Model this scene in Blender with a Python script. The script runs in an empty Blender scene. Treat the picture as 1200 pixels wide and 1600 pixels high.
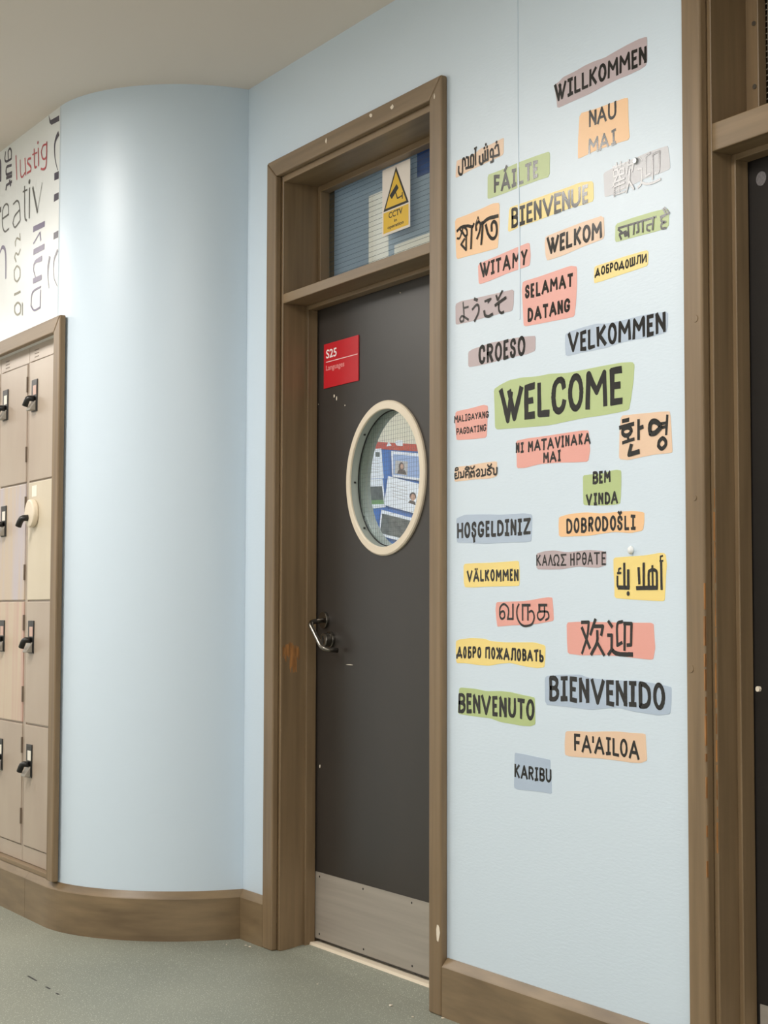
import bpy, bmesh, math, random
from mathutils import Matrix, Vector
random.seed(7)
SC = bpy.context.scene
COL = SC.collection

# ------------------------------------------------------------------ camera, world, exposure
cam_data = bpy.data.cameras.new('camera')
cam = bpy.data.objects.new('camera', cam_data)
COL.objects.link(cam)
R_ = Vector((0.50513628, 0.8630367, 0.00223401))
U_ = Vector((0.05115228, -0.03252327, 0.99816115))
F_ = Vector((-0.86152237, 0.50409313, 0.06057498))
cam.matrix_world = Matrix(((R_.x, U_.x, -F_.x, 0.0), (R_.y, U_.y, -F_.y, -2.42), (R_.z, U_.z, -F_.z, 1.04907), (0, 0, 0, 1)))
cam_data.sensor_fit = 'AUTO'
cam_data.sensor_width = 36.0
cam_data.lens = 59.41
cam_data.clip_start = 0.05
SC.camera = cam
world = bpy.data.worlds.new('world')
SC.world = world
world.use_nodes = True
world.node_tree.nodes['Background'].inputs[0].default_value = (0.0, 0.0, 0.0, 1)
world.node_tree.nodes['Background'].inputs[1].default_value = 0.0
SC.view_settings.view_transform = 'Standard'
SC.view_settings.look = 'None'
SC.view_settings.gamma = 1.0
SC.view_settings.use_curve_mapping = False
SC.view_settings.exposure = 0.0
SC.cycles.max_bounces = 10
SC.cycles.diffuse_bounces = 6
SC.cycles.glossy_bounces = 5
SC.cycles.transmission_bounces = 8
SC.cycles.sample_clamp_indirect = 6.0
SC.cycles.use_denoising = True

LAMP_COLOR = (1.0, 0.955, 0.895)
LAMP_STRENGTH = 26.5         # corridor ceiling battens
LAMP_W, LAMP_L = 0.60, 1.0  # their width and length, lying across the corridor
CLASS_STRENGTH = 42.0       # classroom ceiling panels
CEIL = 2.806
LAMPS = [(-5.25, -1.9), (-7.95, -1.9), (-2.55, -1.9), (0.15, -1.9), (2.85, -1.9), (-10.65, -1.9)]

# ------------------------------------------------------------------ materials
def S(r, g, b):
    f = lambda c: ((c / 255.0) / 12.92) if c / 255.0 <= 0.04045 else (((c / 255.0) + 0.055) / 1.055) ** 2.4
    return (f(r), f(g), f(b))

def mat(name, col, rough=0.5, metal=0.0, col2=None, scale=(8, 8, 8), detail=4.0, amount=0.5, bump=0.0, bscale=(60, 60, 60), spec=0.5, contrast=(0.35, 0.65), bdist=0.002, coat=0.0):
    m = bpy.data.materials.new(name)
    m.use_nodes = True
    nt = m.node_tree
    b = nt.nodes['Principled BSDF']
    b.inputs['Base Color'].default_value = (*col, 1)
    b.inputs['Roughness'].default_value = rough
    b.inputs['Metallic'].default_value = metal
    b.inputs['Specular IOR Level'].default_value = spec
    if coat:
        b.inputs['Coat Weight'].default_value = coat
        b.inputs['Coat Roughness'].default_value = 0.36
    tc = nt.nodes.new('ShaderNodeTexCoord')
    if col2 is not None:
        mp = nt.nodes.new('ShaderNodeMapping'); mp.inputs['Scale'].default_value = scale
        nz = nt.nodes.new('ShaderNodeTexNoise'); nz.inputs['Scale'].default_value = 1.0; nz.inputs['Detail'].default_value = detail
        rp = nt.nodes.new('ShaderNodeValToRGB')
        rp.color_ramp.elements[0].position = contrast[0]; rp.color_ramp.elements[1].position = contrast[1]
        rp.color_ramp.elements[0].color = (*col, 1); rp.color_ramp.elements[1].color = (*col2, 1)
        nt.links.new(tc.outputs['Object'], mp.inputs['Vector'])
        nt.links.new(mp.outputs[0], nz.inputs['Vector'])
        nt.links.new(nz.outputs['Fac'], rp.inputs['Fac'])
        nt.links.new(rp.outputs['Color'], b.inputs['Base Color'])
    if bump:
        mp2 = nt.nodes.new('ShaderNodeMapping'); mp2.inputs['Scale'].default_value = bscale
        n2 = nt.nodes.new('ShaderNodeTexNoise'); n2.inputs['Scale'].default_value = 1.0; n2.inputs['Detail'].default_value = 3.0
        bp = nt.nodes.new('ShaderNodeBump'); bp.inputs['Strength'].default_value = bump; bp.inputs['Distance'].default_value = bdist
        nt.links.new(tc.outputs['Object'], mp2.inputs['Vector'])
        nt.links.new(mp2.outputs[0], n2.inputs['Vector'])
        nt.links.new(n2.outputs['Fac'], bp.inputs['Height'])
        nt.links.new(bp.outputs['Normal'], b.inputs['Normal'])
    return m

def emit(name, col, strength):
    m = bpy.data.materials.new(name); m.use_nodes = True
    nt = m.node_tree; nt.nodes.remove(nt.nodes['Principled BSDF'])
    e = nt.nodes.new('ShaderNodeEmission'); e.inputs[0].default_value = (*col, 1); e.inputs[1].default_value = strength
    nt.links.new(e.outputs[0], nt.nodes['Material Output'].inputs[0])
    return m

def glass_mat(name, tint=(0.92, 0.95, 0.95)):
    m = bpy.data.materials.new(name); m.use_nodes = True
    nt = m.node_tree; nt.nodes.remove(nt.nodes['Principled BSDF'])
    t = nt.nodes.new('ShaderNodeBsdfTransparent'); t.inputs[0].default_value = (*tint, 1)
    g = nt.nodes.new('ShaderNodeBsdfGlossy'); g.inputs['Roughness'].default_value = 0.02
    ge = nt.nodes.new('ShaderNodeNewGeometry')
    dt = nt.nodes.new('ShaderNodeVectorMath'); dt.operation = 'DOT_PRODUCT'
    ab = nt.nodes.new('ShaderNodeMath'); ab.operation = 'ABSOLUTE'
    om = nt.nodes.new('ShaderNodeMath'); om.operation = 'SUBTRACT'; om.inputs[0].default_value = 1.0
    pw = nt.nodes.new('ShaderNodeMath'); pw.operation = 'POWER'; pw.inputs[1].default_value = 5.0
    f = nt.nodes.new('ShaderNodeMath'); f.operation = 'MULTIPLY_ADD'; f.inputs[1].default_value = 0.96; f.inputs[2].default_value = 0.04
    nt.links.new(ge.outputs['Incoming'], dt.inputs[0]); nt.links.new(ge.outputs['Normal'], dt.inputs[1])
    nt.links.new(dt.outputs['Value'], ab.inputs[0]); nt.links.new(ab.outputs[0], om.inputs[1])
    nt.links.new(om.outputs[0], pw.inputs[0]); nt.links.new(pw.outputs[0], f.inputs[0])
    mx = nt.nodes.new('ShaderNodeMixShader')
    nt.links.new(f.outputs[0], mx.inputs[0]); nt.links.new(t.outputs[0], mx.inputs[1]); nt.links.new(g.outputs[0], mx.inputs[2])
    nt.links.new(mx.outputs[0], nt.nodes['Material Output'].inputs[0])
    return m

WALL_C = S(206, 221, 234)
M = {}
M['wall'] = mat('wall_paint_pale_blue', WALL_C, 0.42, bump=0.25, bscale=(55, 55, 190), spec=0.8, bdist=0.0012, coat=0.6)
M['wall_curve'] = mat('curved_wall_paint', WALL_C, 0.37, bump=0.12, bscale=(10, 10, 90), spec=0.5, bdist=0.0012)
M['wallpaper'] = mat('white_wallpaper', S(226, 230, 230), 0.33, bump=0.1, bscale=(40, 40, 40), spec=0.5, bdist=0.0008)
M['ceiling'] = mat('ceiling_paint', S(226, 216, 206), 0.9, spec=0.1)
M['cream_wall'] = mat('cream_wall_paint', S(224, 216, 198), 0.8)
M['white_wall'] = mat('white_bounce_paint', S(240, 240, 240), 0.8)  # unseen corridor walls, made white to bounce more light
M['wood'] = mat('brown_painted_wood', S(134, 112, 84), 0.42, col2=S(112, 92, 67), scale=(40, 40, 2.0), bump=0.15, bscale=(160, 160, 6), bdist=0.0006, contrast=(0.3, 0.7))
M['wood_h'] = mat('brown_painted_wood_rail', S(136, 114, 86), 0.42, col2=S(114, 94, 68), scale=(2.0, 40, 40), bump=0.15, bscale=(6, 160, 160), bdist=0.0006, contrast=(0.3, 0.7))
M['wood_light'] = mat('worn_brown_wood', S(178, 148, 112), 0.42, col2=S(150, 122, 90), scale=(3.0, 30, 30), bump=0.15, bscale=(6, 160, 160), bdist=0.0006)
M['base'] = mat('baseboard_wood', S(138, 117, 88), 0.4, col2=S(104, 86, 63), scale=(4, 4, 26), detail=6, bump=0.12, bscale=(8, 8, 120), bdist=0.0006, contrast=(0.28, 0.72))
M['bare'] = mat('bare_orange_wood', S(176, 122, 68), 0.6, col2=S(128, 88, 50), scale=(90, 90, 14))
M['white_chip'] = mat('exposed_white_filler', S(226, 214, 196), 0.7)
M['dark'] = mat('unlit_store_black', S(24, 22, 20), 0.8)  # near-black colour stands in for the dark of an unlit room
M['door'] = mat('dark_brown_door_laminate', S(52, 47, 44), 0.36, col2=S(46, 42, 39), scale=(3, 3, 1.2), bump=0.05, bscale=(90, 90, 12), bdist=0.0004)
M['door2'] = mat('black_door_laminate', S(40, 37, 36), 0.38, col2=S(34, 32, 31), scale=(3, 3, 1.2))
M['steel'] = mat('brushed_steel', S(178, 170, 160), 0.42, metal=0.35, col2=S(168, 160, 150), scale=(2, 2, 60), bump=0.05, bscale=(4, 4, 300), bdist=0.0003)
M['chrome'] = mat('satin_chrome', S(128, 123, 116), 0.24, metal=1.0)
M['ring'] = mat('cream_plastic_ring', S(226, 213, 192), 0.4)
M['tube'] = mat('grey_vision_panel_liner', S(138, 146, 140), 0.5)
M['gasket'] = mat('black_rubber', S(22, 22, 22), 0.6)
M['wire'] = mat('glazing_wire', S(92, 98, 100), 0.5, metal=0.3)
M['wire_light'] = mat('pale_glazing_wire', S(176, 168, 152), 0.5, metal=0.3)
M['glass'] = glass_mat('clear_wired_glass')
M['glass2'] = glass_mat('dark_room_wired_glass', (0.8, 0.8, 0.78))
def translucent(name, refl, trans):
    m = bpy.data.materials.new(name); m.use_nodes = True
    nt = m.node_tree; nt.nodes.remove(nt.nodes['Principled BSDF'])
    d = nt.nodes.new('ShaderNodeBsdfDiffuse'); d.inputs[0].default_value = (*refl, 1)
    t = nt.nodes.new('ShaderNodeBsdfTranslucent'); t.inputs[0].default_value = (*trans, 1)
    a = nt.nodes.new('ShaderNodeAddShader')
    nt.links.new(d.outputs[0], a.inputs[0]); nt.links.new(t.outputs[0], a.inputs[1]); nt.links.new(a.outputs[0], nt.nodes['Material Output'].inputs[0])
    return m
M['blind'] = translucent('blue_grey_panel', (0.22, 0.25, 0.28), (0.25, 0.285, 0.325))
M['blind_line'] = mat('blind_cord', S(84, 94, 102), 0.7)
M['card'] = translucent('pale_paper_film', (0.5, 0.48, 0.45), (0.43, 0.41, 0.385))
M['blue_card'] = translucent('dark_blue_film', (0.05, 0.09, 0.2), (0.05, 0.09, 0.19))
M['sign_white'] = mat('sign_white', S(235, 226, 216), 0.4)
M['sign_yellow'] = mat('sign_yellow', S(232, 190, 56), 0.4)
M['sign_black'] = mat('sign_black', S(28, 26, 24), 0.4)
M['sign_red'] = mat('sign_red', S(190, 20, 34), 0.35)
M['sign_text'] = mat('sign_text_white', S(240, 230, 228), 0.4)
M['sign_pink'] = mat('sign_text_pink', S(226, 140, 140), 0.4)
M['disc'] = mat('grey_door_disc', S(120, 116, 116), 0.45, col2=S(100, 96, 98), scale=(300, 300, 300))
M['locker'] = mat('beige_locker_enamel', S(180, 165, 149), 0.34, col2=S(170, 153, 138), scale=(5, 5, 2.0), detail=3, contrast=(0.4, 0.7))
M['locker_pink'] = mat('pink_stained_locker_enamel', S(198, 180, 158), 0.36, col2=S(192, 158, 144), scale=(22, 22, 0.8), detail=3, contrast=(0.45, 0.62))
M['locker_scuffed'] = mat('scuffed_locker_enamel', S(196, 178, 158), 0.3, col2=S(188, 178, 182), scale=(16, 16, 1.2), detail=3, contrast=(0.45, 0.62))
M['locker_cream'] = mat('cream_locker_enamel', S(208, 196, 174), 0.36, col2=S(202, 190, 168), scale=(5, 5, 2))
M['black_plastic'] = mat('black_plastic', S(26, 25, 24), 0.35)
M['grey_plastic'] = mat('grey_plastic', S(150, 144, 134), 0.4)
M['label_white'] = mat('white_number_label', S(236, 230, 218), 0.5)
M['label_pink'] = mat('pinkish_number_label', S(206, 172, 158), 0.5)
M['hinge'] = mat('locker_hinge', S(120, 106, 92), 0.45, metal=0.4)
M['screw'] = mat('screw_metal', S(170, 172, 172), 0.25, metal=1.0)
M['putty'] = mat('white_putty', S(238, 240, 240), 0.5)
M['board_blue'] = mat('blue_board_paper', S(62, 112, 190), 0.8)
M['board_red'] = mat('red_border_paper', S(190, 66, 48), 0.8)
M['paper'] = mat('white_paper', S(232, 234, 246), 0.8)
M['paper_lilac'] = mat('pale_blue_paper', S(150, 172, 220), 0.8)
M['photo_dark'] = mat('dark_photo_print', S(60, 64, 66), 0.6, col2=S(96, 98, 96), scale=(30, 30, 30))
M['photo_skin'] = mat('photo_print_face', S(196, 150, 130), 0.6)
M['photo_grey'] = mat('photo_print_grey', S(186, 180, 182), 0.6)
M['photo_hair'] = mat('photo_print_hair', S(72, 50, 48), 0.6)
M['photo_green'] = mat('photo_print_green', S(110, 150, 90), 0.6)
M['letter'] = mat('black_vinyl_lettering', S(14, 12, 11), 0.18, spec=0.48, bump=0.12, bscale=(220, 220, 420), bdist=0.0004)
STK = {'lilac': S(178, 160, 164), 'grey': S(200, 200, 206), 'orange': S(240, 192, 140), 'peach': S(228, 194, 164), 'green': S(174, 192, 128), 'yellow': S(240, 214, 126), 'salmon': S(228, 158, 146), 'blue': S(170, 187, 208)}
for k, c in STK.items():
    M['st_' + k] = mat('vinyl_' + k, c, 0.42, spec=0.6, bump=0.2, bscale=(55, 55, 190), bdist=0.001, coat=0.6)
DEC = {'red': S(186, 64, 76), 'slate': S(66, 68, 66), 'navy': S(44, 40, 66), 'purple': S(92, 82, 118), 'olive': S(120, 116, 92)}
for k, c in DEC.items():
    M['dc_' + k] = mat('decal_' + k, c, 0.3, spec=0.5)
M['bezel'] = mat('white_lamp_bezel', S(235, 235, 232), 0.5)
M['lamp'] = emit('lamp_glow', LAMP_COLOR, LAMP_STRENGTH)
M['class_lamp'] = emit('classroom_lamp_glow', (0.95, 0.98, 1.0), CLASS_STRENGTH)

def floor_mat():
    m = bpy.data.materials.new('speckled_safety_vinyl'); m.use_nodes = True
    nt = m.node_tree; b = nt.nodes['Principled BSDF']
    tc = nt.nodes.new('ShaderNodeTexCoord')
    vo = nt.nodes.new('ShaderNodeTexVoronoi'); vo.inputs['Scale'].default_value = 190.0
    rp = nt.nodes.new('ShaderNodeValToRGB')
    rp.color_ramp.elements[0].position = 0.14; rp.color_ramp.elements[0].color = (*S(196, 196, 180), 1)
    rp.color_ramp.elements[1].position = 0.26; rp.color_ramp.elements[1].color = (*S(140, 144, 131), 1)
    sel = nt.nodes.new('ShaderNodeMath'); sel.operation = 'GREATER_THAN'; sel.inputs[1].default_value = 0.55
    nz = nt.nodes.new('ShaderNodeTexNoise'); nz.inputs['Scale'].default_value = 1.6; nz.inputs['Detail'].default_value = 6
    rp2 = nt.nodes.new('ShaderNodeValToRGB')
    rp2.color_ramp.elements[0].position = 0.3; rp2.color_ramp.elements[0].color = (*S(130, 134, 123), 1)
    rp2.color_ramp.elements[1].position = 0.7; rp2.color_ramp.elements[1].color = (*S(144, 147, 134), 1)
    n3 = nt.nodes.new('ShaderNodeTexNoise'); n3.inputs['Scale'].default_value = 260.0; n3.inputs['Detail'].default_value = 2
    r3 = nt.nodes.new('ShaderNodeValToRGB')
    r3.color_ramp.elements[0].position = 0.35; r3.color_ramp.elements[0].color = (0.72, 0.72, 0.72, 1)
    r3.color_ramp.elements[1].position = 0.65; r3.color_ramp.elements[1].color = (1.15, 1.15, 1.15, 1)
    mu = nt.nodes.new('ShaderNodeMixRGB'); mu.blend_type = 'MULTIPLY'; mu.inputs[0].default_value = 0.6
    mx = nt.nodes.new('ShaderNodeMixRGB')
    L = nt.links.new
    L(tc.outputs['Object'], vo.inputs['Vector']); L(tc.outputs['Object'], nz.inputs['Vector']); L(tc.outputs['Object'], n3.inputs['Vector'])
    sep = nt.nodes.new('ShaderNodeSeparateColor')
    L(vo.outputs['Color'], sep.inputs[0]); L(sep.outputs[0], sel.inputs[0])
    L(vo.outputs['Distance'], rp.inputs['Fac'])
    lt = nt.nodes.new('ShaderNodeMath'); lt.operation = 'LESS_THAN'; lt.inputs[1].default_value = 0.24
    L(vo.outputs['Distance'], lt.inputs[0])
    mm = nt.nodes.new('ShaderNodeMath'); mm.operation = 'MULTIPLY'
    L(lt.outputs[0], mm.inputs[0]); L(sel.outputs[0], mm.inputs[1])
    L(nz.outputs['Fac'], rp2.inputs['Fac']); L(n3.outputs['Fac'], r3.inputs['Fac'])
    L(rp2.outputs[0], mu.inputs[1]); L(r3.outputs[0], mu.inputs[2])
    L(mm.outputs[0], mx.inputs[0]); L(mu.outputs[0], mx.inputs[1]); mx.inputs[2].default_value = (*S(206, 206, 194), 1)
    L(mx.outputs[0], b.inputs['Base Color'])
    b.inputs['Roughness'].default_value = 0.48; b.inputs['Specular IOR Level'].default_value = 0.35
    bp = nt.nodes.new('ShaderNodeBump'); bp.inputs['Strength'].default_value = 0.15; bp.inputs['Distance'].default_value = 0.001
    L(n3.outputs['Fac'], bp.inputs['Height']); L(bp.outputs[0], b.inputs['Normal'])
    return m
M['floor'] = floor_mat()

# ------------------------------------------------------------------ helpers
def tag(o, label=None, cat=None, group=None, kind=None):
    if label: o['label'] = label
    if cat: o['category'] = cat
    if group: o['group'] = group
    if kind: o['kind'] = kind
    return o

def obj(name, bm, m, parent=None, bevel=0.0, smooth=False, seg=2):
    me = bpy.data.meshes.new(name)
    bmesh.ops.remove_doubles(bm, verts=bm.verts, dist=1e-7)
    bm.to_mesh(me); bm.free()
    me.materials.append(M[m])
    o = bpy.data.objects.new(name, me)
    COL.objects.link(o)
    if parent: o.parent = parent
    if smooth:
        for p in me.polygons: p.use_smooth = True
    if bevel:
        md = o.modifiers.new('bevel', 'BEVEL'); md.width = bevel; md.segments = seg; md.limit_method = 'ANGLE'; md.angle_limit = math.radians(40)
    return o

def empty(name, label, cat, group=None, kind=None):
    o = bpy.data.objects.new(name, None); COL.objects.link(o)
    o.empty_display_size = 0.1
    return tag(o, label, cat, group, kind)

def box(bm, x0, x1, y0, y1, z0, z1):
    v = [bm.verts.new(p) for p in ((x0, y0, z0), (x1, y0, z0), (x1, y1, z0), (x0, y1, z0), (x0, y0, z1), (x1, y0, z1), (x1, y1, z1), (x0, y1, z1))]
    for f in ((0, 3, 2, 1), (4, 5, 6, 7), (0, 1, 5, 4), (1, 2, 6, 5), (2, 3, 7, 6), (3, 0, 4, 7)):
        bm.faces.new([v[i] for i in f])
    return bm

def B(*a):
    return box(bmesh.new(), *a)

def prism_xz(bm, pts, y0, y1):
    """closed outline in x,z extruded from y0 (front, towards the corridor) to y1"""
    n = len(pts)
    f = [bm.verts.new((p[0], y0, p[1])) for p in pts]
    b = [bm.verts.new((p[0], y1, p[1])) for p in pts]
    bm.faces.new(f); bm.faces.new(b[::-1])
    for i in range(n):
        bm.faces.new((f[i], b[i], b[(i + 1) % n], f[(i + 1) % n]))
    bmesh.ops.recalc_face_normals(bm, faces=bm.faces)
    return bm

def prism_yz(bm, pts, x0, x1):
    n = len(pts)
    f = [bm.verts.new((x1, p[0], p[1])) for p in pts]
    b = [bm.verts.new((x0, p[0], p[1])) for p in pts]
    bm.faces.new(f); bm.faces.new(b[::-1])
    for i in range(n):
        bm.faces.new((f[i], b[i], b[(i + 1) % n], f[(i + 1) % n]))
    bmesh.ops.recalc_face_normals(bm, faces=bm.faces)
    return bm

def disc_y(bm, cx, cz, y0, y1, r, n=32, r2=None):
    """short cylinder with its axis along y"""
    r2 = r if r2 is None else r2
    f = [bm.verts.new((cx + r * math.cos(2 * math.pi * i / n), y0, cz + r * math.sin(2 * math.pi * i / n))) for i in range(n)]
    b = [bm.verts.new((cx + r2 * math.cos(2 * math.pi * i / n), y1, cz + r2 * math.sin(2 * math.pi * i / n))) for i in range(n)]
    bm.faces.new(f); bm.faces.new(b[::-1])
    for i in range(n):
        bm.faces.new((f[i], b[i], b[(i + 1) % n], f[(i + 1) % n]))
    bmesh.ops.recalc_face_normals(bm, faces=bm.faces)
    return bm

def ring_y(bm, cx, cz, prof, n=72):
    """lathe about the y axis; prof is a closed list of (radius, y)"""
    rows = [[bm.verts.new((cx + r * math.cos(2 * math.pi * i / n), y, cz + r * math.sin(2 * math.pi * i / n))) for i in range(n)] for r, y in prof]
    k = len(prof)
    for j in range(k):
        a, b = rows[j], rows[(j + 1) % k]
        for i in range(n):
            bm.faces.new((a[i], a[(i + 1) % n], b[(i + 1) % n], b[i]))
    bmesh.ops.recalc_face_normals(bm, faces=bm.faces)
    return bm

def tube(bm, pts, r, n=12):
    pts = [Vector(p) for p in pts]
    rows = []
    up = Vector((0, 0, 1))
    for i, p in enumerate(pts):
        t = (pts[min(i + 1, len(pts) - 1)] - pts[max(i - 1, 0)]).normalized()
        a = t.cross(up)
        if a.length < 1e-3: a = t.cross(Vector((1, 0, 0)))
        a.normalize(); b = t.cross(a)
        rr = r[i] if isinstance(r, (list, tuple)) else r
        rows.append([bm.verts.new(p + a * rr * math.cos(2 * math.pi * k / n) + b * rr * math.sin(2 * math.pi * k / n)) for k in range(n)])
    for j in range(len(rows) - 1):
        for k in range(n):
            bm.faces.new((rows[j][k], rows[j][(k + 1) % n], rows[j + 1][(k + 1) % n], rows[j + 1][k]))
    bm.faces.new(rows[0][::-1]); bm.faces.new(rows[-1])
    bmesh.ops.recalc_face_normals(bm, faces=bm.faces)
    return bm

def bend(pts, r=0.012, n=5):
    """round the inner corners of a polyline"""
    P = [Vector(p) for p in pts]; out = [P[0]]
    for i in range(1, len(P) - 1):
        a = (P[i - 1] - P[i]); b = (P[i + 1] - P[i]); k = min(r, a.length * 0.45, b.length * 0.45)
        p0 = P[i] + a.normalized() * k; p1 = P[i] + b.normalized() * k
        for j in range(n + 1):
            t = j / n
            out.append(p0 * (1 - t) ** 2 + P[i] * 2 * t * (1 - t) + p1 * t * t)
    out.append(P[-1]); return out

def chaikin(p, k=1):
    for _ in range(k):
        q = []
        for i in range(len(p)):
            a, b = p[i], p[(i + 1) % len(p)]
            q.append((a[0] * 0.88 + b[0] * 0.12, a[1] * 0.88 + b[1] * 0.12)); q.append((a[0] * 0.12 + b[0] * 0.88, a[1] * 0.12 + b[1] * 0.88))
        p = q
    return p

def fan(bm, y, pts):
    """flat polygon facing the corridor"""
    vs = [bm.verts.new((p[0], y, p[1])) for p in pts]
    f = bm.faces.new(vs)
    f.normal_update()
    if f.normal.y > 0: f.normal_flip()
    return f

def ribbon(bm, pts, ws, y, rough=0.10):
    """brush stroke: quads along a polyline plus round joins and blunt ends; pts in metres (x,z), ws = full widths"""
    P = [Vector((p[0], p[1])) for p in pts]
    if len(P) == 1:
        r = ws[0] / 2
        fan(bm, y, [(P[0].x + r * math.cos(a * math.pi / 5), P[0].y + r * math.sin(a * math.pi / 5)) for a in range(10)]); return
    closed = (P[0] - P[-1]).length < 1e-6
    for i in range(len(P)):
        r = ws[i] / 2
        if closed or 0 < i < len(P) - 1:
            fan(bm, y + 4e-5, [(P[i].x + r * math.cos(a * math.pi / 5), P[i].y + r * math.sin(a * math.pi / 5)) for a in range(10)])
    for i in range(len(P) - 1):
        a, b = P[i].copy(), P[i + 1].copy(); d = (b - a)
        if d.length < 1e-7: continue
        t = d.normalized(); nrm = Vector((-t.y, t.x)); wa, wb = ws[i] / 2, ws[i + 1] / 2
        if not closed and i == 0: a = a - t * wa * 0.8
        if not closed and i == len(P) - 2: b = b + t * wb * 0.8
        k = max(1, min(4, int((b - a).length / 0.02)))
        L_, R2 = [], []
        for j in range(k + 1):
            s = j / k; c = a.lerp(b, s); w = wa + (wb - wa) * s
            end = (not closed) and ((i == 0 and j == 0) or (i == len(P) - 2 and j == k))
            f1 = 1 + random.uniform(-rough, rough); f2 = 1 + random.uniform(-rough, rough)
            o = t * (random.uniform(-0.25, 0.1) * w if end else 0); o2 = t * (random.uniform(-0.25, 0.1) * w if end else 0)
            if end and j == 0: o, o2 = -o, -o2
            L_.append(c + nrm * w * f1 + o); R2.append(c - nrm * w * f2 + o2)
        for j in range(k):
            fan(bm, y - (i % 2) * 4e-5, [tuple(L_[j]), tuple(R2[j]), tuple(R2[j + 1]), tuple(L_[j + 1])])

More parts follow.
